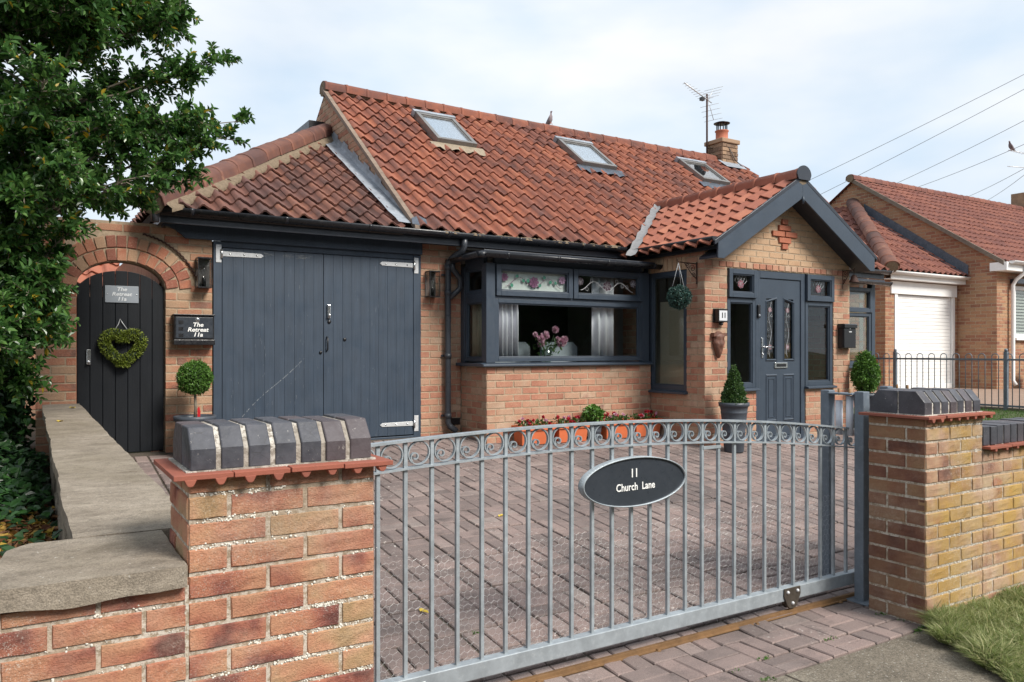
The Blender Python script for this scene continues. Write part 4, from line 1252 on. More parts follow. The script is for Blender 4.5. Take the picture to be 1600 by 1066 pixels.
bf.box(4.262, 6.325, -.06, -.006, 2.388, ST+.07, T); bf.box(4.262, 6.325, -.06, -.006, 2.018, 2.050, T)
fx = FX(4.150)
bf.box(BAY+.50, W-.005, -.06, -.003, S0, ST, fx); bf.box(BAY+.0755, BAY+.50, -.06, -.008, 2.375, ST+.07, fx); bf.box(BAY+.0755, BAY+.50, -.06, -.008, 2.02, 2.07, fx)
bf.build('bay_frame', m_anth, H, .005)
c1 = window(H, T, 4.268, 5.276, 2.050, 2.392, .058, -.045, .022, name='casement')
c2 = window(H, T, 5.290, 6.322, 2.050, 2.392, .058, -.045, .022, name='casement')
window(H, T, 4.262, 6.325, S0+.012, 2.020, .045, -.05, -.008)
window(H, fx, BAY+.0765, BAY+.50, S0+.012, 2.022, .042, -.05, -.008, m_glass2)
window(H, fx, BAY+.0765, BAY+.50, 2.068, 2.377, .042, -.05, -.008, m_glass2)
sl_ = MB()
sl_.prism([(0, 0), (.0, .022), (.075, .040), (.16, .040), (.16, 0)], lambda p, k: (4.085+k*(6.462-4.085), BAY-.055+p[0], 1.287+p[1]))
sl_.box(4.086, 4.20, BAY+.106, W-.003, 1.288, 1.324)
sl_.build('window_sill', m_anth, H, .006)
# leaded flower pictures in the two casements
m_lead_line = paint('leading', (.52, .53, .54), .4)
m_rose = paint('rose_glass', (.17, .075, .14), .3); m_rosel = paint('pale_rose_glass', (.34, .22, .32), .3); m_lfg = paint('green_glass', (.06, .22, .15), .3); m_redgl = paint('red_glass', (.14, .018, .035), .3); m_dkrose = paint('dark_rose_glass', (.045, .02, .035), .3)
def rosette(mb_f, mb_l, cx, cz, r, y):
    """layered petals with pale leading between them"""
    for ring, (n, rr, q_) in enumerate(((7, .62, .30), (5, .36, .25), (3, .14, .20))):
        for i in range(n):
            a = 2*PI*i/n+ring*.5; px_, pz_ = cx+math.cos(a)*rr*r, cz+math.sin(a)*rr*r; q = r*q_
            pts = [(px_+math.cos(2*PI*k/8+a)*q*(1.25 if k in (0, 1, 7) else .9), pz_+math.sin(2*PI*k/8+a)*q) for k in range(8)]
            yy = y-.0006*ring-.0001*i
            mb_f.add([(p[0], yy, p[1]) for p in pts], [tuple(range(8))])
            if mb_l is not None: mb_l.tube([(p[0], yy-.0004, p[1]) for p in pts], .0009, 4, False, .5, closed=True)
def vine_pic(par, x0, x1, z0, z1, y, filled):
    mid = (z0+z1)/2; A = (z1-z0)*.30; n = 60
    ln, lf = MB(), MB(); roses = []; dk = MB()
    def P(t): return (x0+.05+(x1-x0-.1)*t, mid-A*.2+A*math.cos(4*PI*t+PI)*(.9))
    ln.tube([(P(i/n)[0], y-.001, P(i/n)[1]) for i in range(n+1)], .0028 if filled else .0032, 5)
    for i, t in enumerate((.10, .19, .30, .38, .62, .70, .81, .90)):
        x, z = P(t); s_ = 1 if i % 2 else -1; l_ = .05
        a = math.radians(60*s_ if t < .5 else 180-60*s_)
        sh = [(0, 0), (.35, .38), (.75, .34), (1, 0), (.75, -.34), (.35, -.38)]
        pp = [(x+(p*math.cos(a)-q*math.sin(a))*l_, z+(p*math.sin(a)+q*math.cos(a))*l_) for p, q in sh]
        if filled: lf.add([(p[0], y-.0015-.0001*i, p[1]) for p in pp], [tuple(range(6))])
        else: ln.tube([(p[0], y-.0015, p[1]) for p in pp], .0024, 4, False, closed=True)
    for (xx, zz, r_, m_) in (((x0+x1)/2, mid-.005, .066, m_rose), (x0+.045, mid+.035, .05, m_rose), (x1-.045, mid+.035, .05, m_rosel)):
        f_ = MB(); rosette(f_, dk if filled else ln, xx, zz, r_, y-.002)
        f_.build('glass_rose', m_ if filled else m_dkrose, par, recalc=False)
    ln.build('leading', m_rose if filled else m_lead_line, par, recalc=False)
    if filled:
        lf.build('glass_leaf', m_lfg, par, recalc=False, kind='stuff'); dk.build('rose_outline', m_dkrose, par, recalc=False, kind='stuff')
vine_pic(c1, 4.345, 5.200, 2.125, 2.318, BAY+.024, True)
vine_pic(c2, 5.365, 6.245, 2.125, 2.318, BAY+.024, False)
# bay flat roof with its own gutter and pipe
br = MB(); br.box(4.06, 6.44, 7.13, W-.002, 2.472, 2.498); br.prism([(4.06, 7.13), (6.44, 7.13), (6.44, W-.003), (4.06, W-.003)], lambda p, k: (p[0], p[1], 2.50+k*.022))
bro = br.build('bay_roof', m_fascia, H, .004)
gu = MB(); halfpipe(gu, (4.03, 7.075, 2.485), (6.455, 7.075, 2.485), .052, capB=True); halfpipe(gu, (4.00, W-.03, 2.47), (4.00, 7.11, 2.485), .050, capA=True)
gu.tube([(4.00, 7.13, 2.462), (4.01, 7.09, 2.462), (4.05, 7.075, 2.462)], .036, 10)
go = gu.build('gutter', m_gutter, H)
for x in (4.3, 4.95, 5.65, 6.35): halfpipe(MB(), (x-.018, 7.075, 2.486), (x+.018, 7.075, 2.486), .056).build('gutter_bracket', m_gutter, go)
# downpipes
dp = MB(); dx_ = 3.965; dy_ = W-.055
dp.tube([(4.06, 7.56, 2.69), (4.06, 7.57, 2.60), (4.05, 7.60, 2.55), (3.985, 7.73, 2.475), (dx_, dy_, 2.42), (dx_, dy_, 2.36), (dx_, dy_, .72), (dx_, dy_, .66), (dx_+.02, dy_-.01, .615), (dx_+.09, dy_-.05, .56)], .034, 14)
d = dp.build('downpipe', m_pipe, H)
for z in (2.38, 2.10, 1.40, .735): MB().lathe([(.0345, -.028), (.041, -.028), (.041, .028), (.0345, .028)], (dx_, dy_, z), 16).build('pipe_collar', m_pipe, d)
for z in (1.40, .735, 2.30): bx('pipe_clip', m_pipe, d, dx_-.06, dx_+.06, dy_+.034, W-.004, z-.012, z+.012)
dp = MB(); dp.tube([(4.00, W-.10, 2.45), (4.005, W-.10, 2.36), (4.10, W-.09, 2.26), (4.105, W-.08, 2.16), (4.07, W-.065, 2.115), (dx_+.02, dy_, 2.045)], .031, 12)
dp.build('branch_pipe', m_pipe, H)

# ------------------------------------------------------------------ porch
pw = brickwall(H, 'porch_side_wall', 'X', PXL, PO+.004, W-.05, .33, 2.58, [(6.642, 7.42, .985, 2.56)], m_brick, m_mortar, 70, .10, .36, PO, flip=1)
sold = []
y = 6.648
while y < 7.26:
    sold.append(Matrix.Translation((PXL+.02, y+.0325, 2.477)) @ Matrix.Rotation(-PI/2, 4, 'Z') @ Matrix.Rotation(PI/2, 4, 'Y') @ Matrix.Diagonal((.150, .045, .0655, 1))); y += .0765
place_bricks(pw, sold, m_buff, 20, False)
bx('soldier_mortar', m_mortar, pw, PXL+.008, PXL+.1, 6.642, 7.30, 2.40, 2.56)
T = FX(PXL)
window(H, T, 6.644, 7.30, .985, 2.402, .06, -.07, -.018, m_glass2)
bx('corner_post', m_anth, H, PXL-.006, PXL+.06, 7.302, 7.40, .985, 2.47, .004)
MB().prism([(0, 0), (.0, .024), (.06, .038), (.15, .038), (.15, 0)], lambda p, k: (PXL-.055+p[0], 6.62+k*(7.235-6.62), .950+p[1])).build('window_sill', m_anth, H, .005)
RS = .605
def prz(x): return 3.50-RS*abs(x-7.78)
def um(z):
    h = max(0, (3.42-z)/RS)
    return (max(PXL, 7.78-h), min(PXR, 7.78+h))
pf = brickwall(H, 'porch_front_wall', 'Y', PO, PXL, 7.316, .33, 2.412, [(6.833, 7.316, .985, 2.42)], m_brick, m_mortar, 60, .10, .36, PXL)
brickwall(H, 'porch_front_wall', 'Y', PO, 8.209, PXR, .33, 2.412, [(8.209, 8.747, .985, 2.42)], m_brick, m_mortar, 45, .10, .36, PXL)
# band of headers over the door, buff gable above
hd = []
x = PXL+.003
while x < PXR-.03:
    hd.append(Matrix.Translation((x+.051, PO+.018, 2.452)) @ Matrix.Diagonal((.1015, .045, .0655, 1))); x += .1125
place_bricks(pf, hd, m_brick, 24, False)
bx('band_mortar', m_mortar, pf, PXL+.004, PXR-.004, PO+.006, PO+.1, 2.412, 2.4895)
DC = (7.803, 2.867)
dia = []
rows_ = {-2: [0], -1: [-.5, .5], 0: [-.83, 0, .83], 1: [-.5, .5], 2: [0]}
def cross(a, z):
    r = round((z-DC[1])/.075)
    if abs(r) > 2: return True
    return abs(a-DC[0]) > {0: .245, 1: .135, 2: .07}[abs(r)]
pg = brickwall(H, 'porch_gable', 'Y', PO, PXL, PXR, 2.49, 3.44, (), m_buff, m_mortar, 60, .10, 2.49, PXL+.06, um, keep=cross)
red = []
def rb(cx, cz, w_, d_=0): red.append(Matrix.Translation((DC[0]+cx, PO+.006, DC[1]+cz)) @ Matrix.Diagonal((w_, .06, .0655, 1)))
rb(0, .15, .105); rb(-.0, .075, .215); rb(-.113, 0, .215); rb(.113, 0, .215); rb(0, -.075, .215); rb(0, -.15, .105)
place_bricks(pg, red, m_redbrick, 10, False)
brickwall(H, 'porch_right_wall', 'X', PXR+.0, PO+.1, W, .33, 2.60, (), m_brick, m_mortar, 0, .10, .36, PO)
T = FY(PO)
# door frame and leaf
fr = MB()
fr.box(7.318, 7.392, -.07, -.012, .36, 2.41, T); fr.box(8.133, 8.207, -.07, -.012, .36, 2.41, T); fr.box(7.392, 8.133, -.07, -.012, 2.322, 2.41, T); fr.box(7.392, 8.133, -.07, -.006, .345, .425, T)
fr.build('door_frame', m_anth, H, .006)
dl = MB()
lx0, lx1, lz0, lz1 = 7.398, 8.128, .430, 2.316
gl_l = (7.515, 7.690); gl_r = (7.830, 8.005); gz_b, gz_t = 1.345, 2.085
dl.box(lx0, gl_l[0], -.066, -.026, lz0, lz1, T); dl.box(gl_r[1], lx1, -.066, -.026, lz0, lz1, T); dl.box(gl_l[1], gl_r[0], -.066, -.026, lz0, lz1, T)
for (a, b) in (gl_l, gl_r):
    dl.box(a, b, -.066, -.026, lz0, gz_b, T); dl.box(a, b, -.066, -.026, gz_t, lz1, T)
door = dl.build('front_door', m_anth, H)
def moulding(parent, poly, wd=.020, h=.012, mat=None):
    """raised bead following a closed outline on the door face"""
    n = len(poly); mb = MB(); cx = sum(p[0] for p in poly)/n; cz = sum(p[1] for p in poly)/n
    out = poly; inn = []
    for i in range(n):
        a = Vector(poly[i-1]); b = Vector(poly[i]); c = Vector(poly[(i+1) % n])
        d1 = (b-a).normalized(); d2 = (c-b).normalized(); n1 = Vector((-d1.y, d1.x)); n2 = Vector((-d2.y, d2.x)); m_ = (n1+n2); m_ = m_/max(.3, m_.length_squared)*2
        inn.append((b+m_*wd*.5*1.0, b+m_*wd))
    y0 = PO+.0262
    for i in range(n):
        j = (i+1) % n
        q = [(out[i][0], y0, out[i][1]), (out[j][0], y0, out[j][1]), (inn[j][0].x, y0-h, inn[j][0].y), (inn[i][0].x, y0-h, inn[i][0].y), (inn[j][1].x, y0+.002, inn[j][1].y), (inn[i][1].x, y0+.002, inn[i][1].y)]
        mb.add(q, [(0, 1, 2, 3), (3, 2, 4, 5)], .5)
    return mb.build('moulding', mat or m_anth, parent, recalc=False)
for (a, b, tl, tr_) in ((7.497, 7.708, 2.055, 2.105), (7.812, 8.023, 2.105, 2.055)):
    moulding(door, [(a, 1.327), (b, 1.327), (b, tr_), (a, tl)], .03, .014)
    g_ = MB().box(a+.012, b-.012, -.050, -.044, gz_b-.004, gz_t+.004, T).build('door_pane', m_glass, door)
    m2 = MB(); f2 = MB(); cxx = (a+b)/2
    m2.tube([(cxx+.022*math.sin(z*16), PO+.043, z) for z in [gz_b+.03+i*(gz_t-gz_b-.07)/30 for i in range(31)]], .0022, 5)
    for z in (1.50, 1.95):
        f2 = MB(); rosette(f2, m2, cxx, z, .034, PO+.042); f2.build('glass_rose', m_redgl, g_, recalc=False)
    for z in (1.62, 1.70, 1.80, 1.87, 1.42):
        s_ = 1 if int(z*100) % 2 else -1
        m2.tube([(cxx, PO+.042, z), (cxx+s_*.03, PO+.042, z+.03), (cxx+s_*.045, PO+.042, z+.005), (cxx+s_*.02, PO+.042, z-.005)], .002, 4)
    m2.build('leading', m_lead_line, g_, recalc=False)
for (a, b) in ((7.500, 7.708), (7.812, 8.020)):
    moulding(door, [(a, .60), (b, .60), (b, 1.175), (a, 1.175)], .032, .012)
    moulding(door, [(a+.05, .65), (b-.05, .65), (b-.05, 1.125), (a+.05, 1.125)], .012, .008)
lp = bx('letter_plate', m_chrome, door, 7.655, 7.885, PO+.012, PO+.0255, 1.245, 1.315, .004)
bx('letter_flap', m_black, lp, 7.685, 7.855, PO+.009, PO+.0118, 1.262, 1.298, .002)
bx('handle_plate', m_chrome, door, 7.425, 7.455, PO+.015, PO+.0255, 1.37, 1.61, .006)
MB().tube([(7.44, PO+.016, 1.50), (7.44, PO-.030, 1.50), (7.455, PO-.034, 1.50), (7.57, PO-.034, 1.497)], .010, 10).build('door_handle', m_chrome, door)
MB().lathe([(0, .012), (.011, .012), (.013, 0)], (7.44, PO+.015, 1.415), 14, axis=Matrix.Rotation(PI/2, 4, 'X')).build('keyhole', m_chrome, door)
bl = bx('door_bell', m_black, H, 7.335, 7.378, PO-.012, PO+.0118, 1.845, 2.00, .006)
MB().lathe([(0, .004), (.014, .003), (.015, 0)], (7.3565, PO-.012, 1.875), 16, axis=Matrix.Rotation(PI/2, 4, 'X')).build('bell_button', m_slategrey, bl)
# sidelights
for (a, b) in ((6.836, 7.314), (8.211, 8.744)):
    cs = window(H, T, a+.004, b-.004, 2.075, 2.404, .058, -.045, .024, name='casement')
    window(H, T, a+.002, b-.002, 1.020, 2.070, .052, -.06, -.008)
    MB().prism([(0, 0), (.0, .022), (.06, .036), (.13, .036), (.13, 0)], lambda p, k: (a-.012+k*(b-a+.03), PO-.050+p[0], .984+p[1])).build('window_sill', m_anth, H, .005)
    f_, l_ = MB(), MB(); cxx = (a+b)/2
    rosette(f_, l_, cxx, 2.235, .055, PO+.022)
    for s_ in (-1, 1):
        l_.tube([(cxx+s_*.03, PO+.021, 2.25), (cxx+s_*.075, PO+.021, 2.325), (cxx+s_*.10, PO+.021, 2.275), (cxx+s_*.06, PO+.021, 2.24)], .0025, 4)
        l_.tube([(cxx+s_*.0, PO+.021, 2.28), (cxx+s_*.03, PO+.021, 2.335), (cxx+s_*.04, PO+.021, 2.29)], .0025, 4)
    l_.build('leading', m_lead_line, cs, recalc=False); f_.build('glass_rose', m_redgl, cs, recalc=False)
# porch roof
PEAK = Vector((7.78, 6.09, 3.535)); sq = math.hypot(1, RS)
ex = .285; nvp = 6
lenp = (7.78-6.30)*sq
V = Vector((1, 0, RS)).normalized()
O = Vector((6.30, 6.075, 3.515-RS*(7.78-6.30)))
tileroof(H, 'porch_roof', O+Vector((0, 3.0, 0)), (0, -1, 0), V, 15, 6, .2, lenp/6, m_tilep, (), 75, .021)
V2 = Vector((-1, 0, RS)).normalized()
O2 = Vector((9.26, 6.075, 3.515-RS*(9.26-7.78)))
tileroof(H, 'porch_roof', O2, (0, 1, 0), V2, 15, 6, .2, lenp/6, m_tilep, (), 0, .021)
ridge(H, (7.78, 6.06, 3.53), (7.78, 8.87, 3.53), .115, 9, m_tilep)
# barge boards, soffit, finial
BD_ = .245
for s_ in (-1, 1):
    xe = 7.78+s_*1.40
    zt = lambda x: 3.505-RS*abs(x-7.78)
    poly = [(7.78, zt(7.78)), (xe, zt(xe)), (xe, zt(xe)-.19), (xe-s_*.09, zt(xe-s_*.09)-BD_), (7.78, zt(7.78)-BD_)]
    MB().prism(poly, lambda p, k: (p[0], 6.085-.024*k, p[1])).build('barge_board', m_anth, H, .003)
    MB().prism([(7.78, zt(7.78)-.16), (xe, zt(xe)-.16), (xe, zt(xe)-.185), (7.78, zt(7.78)-.185)], lambda p, k: (p[0], 6.088+.26*k, p[1])).build('soffit', m_fascia, H)
    MB().prism([(7.78, zt(7.78)+.03), (xe+s_*.05, zt(xe+s_*.05)+.03), (xe+s_*.05, zt(xe+s_*.05)-.02), (7.78, zt(7.78)-.02)], lambda p, k: (p[0], 6.058+.03*k, p[1])).build('verge_trim', m_fascia, H, .004)
MB().lathe([(0, 0), (.012, .0), (.018, .05), (.012, .09), (0, .09)], (7.78, 6.056, 3.19), 10).build('finial', m_anth, H)
MB().prism([(math.cos(PI*i/14)*.125, math.sin(PI*i/14)*.11) for i in range(15)]+[(-.10, -.06), (.10, -.06)], lambda p, k: (7.78+p[0], 6.05-.014*k, 3.53+p[1])).build('ridge_end_cap', m_fascia, H)
mb = MB(); mb.box(6.41, 6.435, 6.088, 7.62, 2.575, 2.70); mb.box(6.435, 6.468, 6.088, 7.62, 2.585, 2.60); mb.build('fascia', m_fascia, H, .003)
gu = MB(); halfpipe(gu, (6.352, 7.50, 2.700), (6.352, 6.07, 2.700), .056, capB=True); gu.build('gutter', m_gutter, H)
mb = MB(); mb.box(9.125, 9.15, 6.088, 7.62, 2.575, 2.70); mb.build('fascia', m_fascia, H, .003)
bx('porch_ceiling', m_room, H, PXL+.1, PXR-.005, PO+.1, W, 2.56, 2.60)
# ------------------------------------------------------------------ main roof
EY, EZ, RY, RZ = 7.52, 2.745, 10.60, 5.075
V = Vector((0, RY-EY, RZ-EZ)); sl_len = V.length
SKY = [(4.63, 5.225), (7.01, 7.675), (9.60, 10.235)]
nu = 41; wu = (REND-GAB)/nu
tileroof(H, 'main_roof', (GAB, EY, EZ), (1, 0, 0), V, nu, 14, wu, sl_len/14, m_tile, (), 150, .022)
rb_ = MB(); rb_.add([(GAB, RY, RZ-.03), (REND, RY, RZ-.03), (REND, 2*RY-EY, EZ), (GAB, 2*RY-EY, EZ)], [(0, 1, 2, 3)]); rb_.build('rear_roof', m_tile, H, recalc=False)
ridge(H, (GAB-.04, RY, RZ+.02), (11.02, RY, RZ-.02), .125, 25, m_tile, sag=.02)
# verge strip along the left gable and mortar bedding at the eaves
k_ = (RZ-EZ)/(RY-EY)
MB().prism([(EY-.01, EZ-.035), (RY, RZ-.035), (RY, RZ+.028), (EY-.01, EZ+.028)], lambda p, q: (GAB-.055+.06*q, p[0], p[1])).build('verge_strip', paint('verge_cement', (.20, .15, .115), .9, .35, 14, .4, 60), H, .004)
mb = MB()
for i in range(120):
    x = R.uniform(GAB+.3, 6.2); s_ = R.uniform(.02, .05)
    mb.lathe([(s_, -.02), (s_*.9, .006), (s_*.4, .018), (0, .02)], (x, EY+R.uniform(.0, .03), EZ-.012), 7)
mb.build('eaves_mortar', m_mortrf, H, recalc=False, kind='stuff')
# gable walls of the main house and body
def umg(z):
    h = (RZ-.06-z)/k_
    return (RY-h, RY+h)
brickwall(H, 'gable_wall', 'X', GAB-.005, EY+.32, 2*RY-EY-.3, 2.6, 5.0, (), m_brick, m_mortar, 60, .2, 2.6, 0, umg)
rw = MB(); rw.prism([(W, .4), (2*RY-W, .4), (2*RY-W, 2.7), (RY, RZ-.12), (W, 2.7)], lambda p, q: (REND-.15+.1*q, p[0], p[1])); rw.box(1.05, 11.7, 13.3, 13.4, .4, 2.7); rw.box(1.05, 1.15, W+.2, 13.3, .4, 2.6)
rw.build('outer_wall', m_brick, H)
# garage roof, hipped
GZ, GK = 2.735, .565
HA, HB = Vector((.93, EY, GZ)), Vector((GAB, 10.47, GZ+GK*(10.47-EY)))
hipn = Vector(((HB-HA).y, -(HB-HA).x, 0)).normalized()
V = Vector((0, 1, GK))
lenv = (10.6-EY)*math.hypot(1, GK)
tileroof(H, 'garage_roof', (.76, EY, GZ), (1, 0, 0), V, 14, 13, (GAB-.17-.76)/14, lenv/13, m_tileg, [(HA, hipn)], 110, .022)
Vl = Vector((HB.x-HA.x, 0, HB.z-HA.z))
tileroof(H, 'garage_roof', (.93, EY+4.0, GZ), (0, -1, 0), Vl, 20, 12, .2, Vl.length/12, m_tileg, [(HA, -hipn)], 0, .022)
ridge(H, HA+Vector((-.02, -.02, .035)), HB+Vector((-.06, -.06, .06)), .125, 12, m_tileg, 'hip_tile', sag=-.012)
mb = MB(); n = 60; prev = None; hd_v = (HB-HA).normalized(); hs_ = Vector((hd_v.y, -hd_v.x, 0)).normalized()
for i in range(n+1):
    t = i/n; p_ = HA.lerp(HB, t); wv = .175+.035*noise.noise(Vector((t*14, 0, 0)))+.02*R.random()
    a_ = p_+hs_*.06; b_ = p_+hs_*wv
    a_.z = GZ+GK*(a_.y-EY)+.085; b_.z = GZ+GK*(b_.y-EY)+.040; c_ = b_.copy(); c_.z -= .035
    if prev: mb.add([prev[0], a_, b_, prev[1], prev[2], c_], [(0, 1, 2, 3), (3, 2, 5, 4)], .5, True)
    prev = (a_, b_, c_)
mb.build('hip_mortar', m_mortrf, H, recalc=False)
# stepped lead flashing where the garage roof meets the gable
mb = MB(); n = 30
pr_ = [(-.20, .032), (-.10, .026), (-.03, .03), (-.012, .06), (-.010, .15)]
for i in range(n):
    for t0, t1 in ((i/n, (i+1)/n),):
        q = []
        for t in (t0, t1):
            y_ = EY+.08+(10.40-EY-.08)*t; z_ = GZ+GK*(y_-EY)
            for (a, b) in pr_:
                jj = .010*noise.noise(Vector((a*20, y_*5, 1)))
                lift_ = (.11+.04*(1 if int(i/2) % 2 else 0))*min(1, max(0, (y_-EY)/1.2)) if b > .1 else b
                if b > .1: lift_ = max(.07, lift_)
                q.append((GAB+a-.006 if b > .04 else GAB+a, y_, z_+(lift_ if b > .1 else b)+jj))
        m_ = len(pr_)
        for a in range(m_-1): mb.add([q[a], q[a+1], q[m_+a+1], q[m_+a]], [(0, 1, 2, 3)], .5, True)
mb.build('lead_flashing', m_lead, H, recalc=False)
MB().prism([(-.08, -.02), (.04, -.04), (.10, .0), (.12, .08), (.05, .13), (-.05, .08)], lambda p, k: (GAB+p[0], EY+.02+p[1]*.9, EZ+.055+p[1]*k_+.006*k)).build('lead_saddle', m_leadd, H, .003)
MB().prism([(-.14, 0), (.0, 0), (.0, .20), (-.10, .14)], lambda p, k: (GAB+p[0]-.0, 10.32+p[1], 4.40+p[1]*.55+.006*k)).build('lead_saddle', m_lead, H)
# dark roof behind the gable
bx('rear_cladding', m_lead, H, GAB-.14, GAB-.02, 10.75, 13.4, 4.1, 4.52)
bx('rear_fascia', m_black, H, GAB-.22, GAB+.6, 10.62, 13.4, 4.521, 4.63, .004)
# valley lead between porch and main roof
def mz(y): return EZ+k_*(y-EY)
mb = MB(); n = 18; prev = None
for i in range(n+1):
    x = 6.12+(7.72-6.12)*i/n
    zp = 3.515-RS*(7.78-x); y_ = EY+(zp-EZ)/k_
    wv = .055+.012*math.sin(i*2.1)+.008*R.random()
    c_ = Vector((x, y_, zp+.078))
    a_ = c_+Vector((-wv, wv*.35, -.0+wv*.35*k_*0.6)); b_ = c_+Vector((wv*.75, -wv*.55, .02))
    if prev: mb.add([prev[0], prev[1], prev[2], a_, c_, b_], [(0, 1, 4, 3), (1, 2, 5, 4)], .5, True)
    prev = (a_, c_, b_)
mb.build('valley_fillet', m_cement, H, recalc=False)
# skylights
def skylight(x0, x1, y0, y1, blind, fl):
    ax = Vector((1, 0, 0)); v = Vector((0, 1, k_)).normalized(); n_ = ax.cross(v)
    Oq = Vector((x0, y0, mz(y0))); Lq = (Vector((x1, y1, mz(y1)))-Vector((x1, y0, mz(y0)))).length; Wq = x1-x0
    TT = lambda a, d, z: tuple(Oq+ax*a+v*z+n_*d)
    mb = MB(); frame(mb, TT, 0, Wq, 0, Lq, .055, -.03, .115); frame(mb, TT, .055, Wq-.055, .055, Lq-.055, .02, .0, .100)
    f = mb.build('skylight', paint('skylight_frame', (.19, .18, .17), .35, .2, 10, metal=.3), H, .004)
    bx('pane', m_skyglass, f, .06, Wq-.06, .088, .093, .06, Lq-.06, T=TT)
    bx('blind', blind, f, .06, Wq-.06, .066, .072, .06, Lq-.06, T=TT)  # added panel, not a real blind; the pale ones have sky reflection painted in
    bx('head_flashing', m_lead, f, -.03, Wq+.03, .03, .125, Lq+.001, Lq+.07, .004, T=TT)
    mb = MB(); n = 18
    for i in range(n):
        q = []
        for t in (i/n, (i+1)/n):
            a = -.10+(Wq+.20)*t; h = .028+.020*math.sin(t*Wq/wu*2*PI)
            q += [TT(a, h+.012, -.17-.012*math.sin(t*40)), TT(a, .055, -.002)]
        mb.add([q[0], q[2], q[3], q[1]], [(0, 1, 2, 3)], .5, True)
    mb.build('apron', fl, f, recalc=False)
m_skyrefl = paint('sky_reflection_tint', (.66, .70, .76), .8, .05); m_dkvoid = paint('dark_void', (.06, .065, .07), .8, .1)  # pale tone paints the reflected sky, dark tone the void behind
m_yel = paint('lichened_lead', (.26, .21, .15), .8, .3, 15)
skylight(4.63, 5.235, 9.44, 10.14, m_skyrefl, m_yel)
skylight(7.02, 7.68, 9.42, 10.07, m_skyrefl, m_leadd)
skylight(9.60, 10.23, 9.50, 10.09, m_dkvoid, m_leadd)
# chimney
ch = bx('chimney', m_mortar, H, 11.04+.01, 11.46-.01, 10.39+.01, 10.80, 4.3, 5.36)
cpc = []
for (plane, P, a0, a1, fl_) in (('Y', 10.39, 11.04, 11.46, 0), ('X', 11.04, 10.395, 10.80, 1)):
    z = 4.75; row = fl_
    while z < 5.34:
        k0 = a0+(.1125 if row % 2 else 0)-.225; T_ = FY(P) if plane == 'Y' else FX(P)
        while k0 < a1:
            s0, s1 = max(a0, k0)+.004, min(a1, k0+.225)-.004; k0 += .225
            if s1-s0 < .03: continue
            cpc.append(Matrix.Translation(T_((s0+s1)/2, -.020+R.uniform(0, .006), z+.0375)) @ Matrix.Rotation(0 if plane == 'Y' else -PI/2, 4, 'Z') @ Matrix.Diagonal((s1-s0, .045, .064, 1)))
        z += .075; row += 1
place_bricks(ch, cpc, m_chim, 60, False)
bx('chimney_cap', m_chim, ch, 11.01, 11.49, 10.36, 10.83, 5.36, 5.44, .012)
MB().lathe([(.15, 0), (.13, .03), (.115, .05), (.115, .17), (.13, .185), (.13, .20), (.10, .205)], (11.25, 10.6, 5.44), 20).build('chimney_pot', m_potred, ch)
cw = MB().lathe([(.0, .34), (.15, .335), (.155, .345), (.10, .365), (0, .375)], (11.25, 10.6, 5.44), 20).build('cowl', m_black, ch)
for i in range(6):
    a = i*PI/3; bx('cowl_bar', m_black, cw, 11.25+math.cos(a)*.095-.008, 11.25+math.cos(a)*.095+.008, 10.6+math.sin(a)*.095-.008, 10.6+math.sin(a)*.095+.008, 5.63, 5.785)
MB().prism([(10.98, 10.22), (11.52, 10.22), (11.54, 10.42), (10.96, 10.42)], lambda p, k: (p[0], p[1], mz(p[1])+.075+.008*k)).build('chimney_flashing', m_lead, ch, .003)
# right hand bay, mostly hidden by the porch
brickwall(H, 'right_bay_wall', 'Y', BAY, PXR+.1, 10.92, .38, 1.20, (), m_brick, m_mortar, 20, .1, .38, PXR)
T = FY(BAY)
for (a, b) in ((9.2, 10.04), (10.05, 10.88)):
    window(H, T, a, b, 1.235, 2.02, .05, -.05, -.004, m_glass2); window(H, T, a, b, 2.03, 2.40, .055, -.045, .02, m_glass2, 'casement')
bx('corner_post', m_anth, H, 10.885, 10.97, BAY-.004, BAY+.08, 1.235, 2.47, .004)
window(H, FX(10.965), BAY+.09, W-.02, 1.235, 2.40, .05, -.05, -.004, m_glass2)
bx('window_sill', m_anth, H, 9.19, 11.02, BAY-.055, BAY+.1, 1.196, 1.232, .005)
bx('bay_roof', m_fascia, H, 9.2, 11.05, 7.13, W, 2.472, 2.52, .004)
gu = MB(); halfpipe(gu, (9.2, 7.075, 2.485), (11.08, 7.075, 2.485), .052, capB=True); halfpipe(gu, (9.15, 7.545, 2.735), (11.80, 7.545, 2.735), .058, capB=True); gu.build('gutter', m_gutter, H)
bx('fascia', m_fascia, H, 9.15, 11.76, 7.600, 7.625, 2.605, 2.735, .003)
brickwall(H, 'right_wall', 'Y', W, 10.97, 11.70, .42, 2.64, (), m_brick, m_mortar, 0, .1, .42, PXR)
bx('right_corner', m_brick, H, 11.60, 11.70, W+.01, 8.2, .4, 2.64)
# inside: floor, walls so that the windows look into rooms
rm = MB(); rm.box(4.0, 11.5, 10.9, 11.0, .5, 2.63); rm.box(4.16, 11.5, 7.35, 10.9, .60, .64); rm.box(4.02, 4.14, W+.02, 10.9, .5, 2.63); rm.box(11.45, 11.55, W, 10.9, .5, 2.63); rm.box(4.1, 11.5, W-.0, 10.9, 2.60, 2.625); rm.box(6.63, 6.70, W-.02, 9.2, .6, 2.6); rm.box(9.0, 9.07, W+.0, 10, .6, 2.6); rm.box(PXL+.12, PXR-.02, 6.5, 7.8, .38, .40); rm.box(PXL+.2, PXR-.1, 8.2, 8.25, .4, 2.6)
rm.box(4.17, 6.44, 7.34, W+.02, 2.43, 2.465)
rm.build('inner_walls', m_room, H)
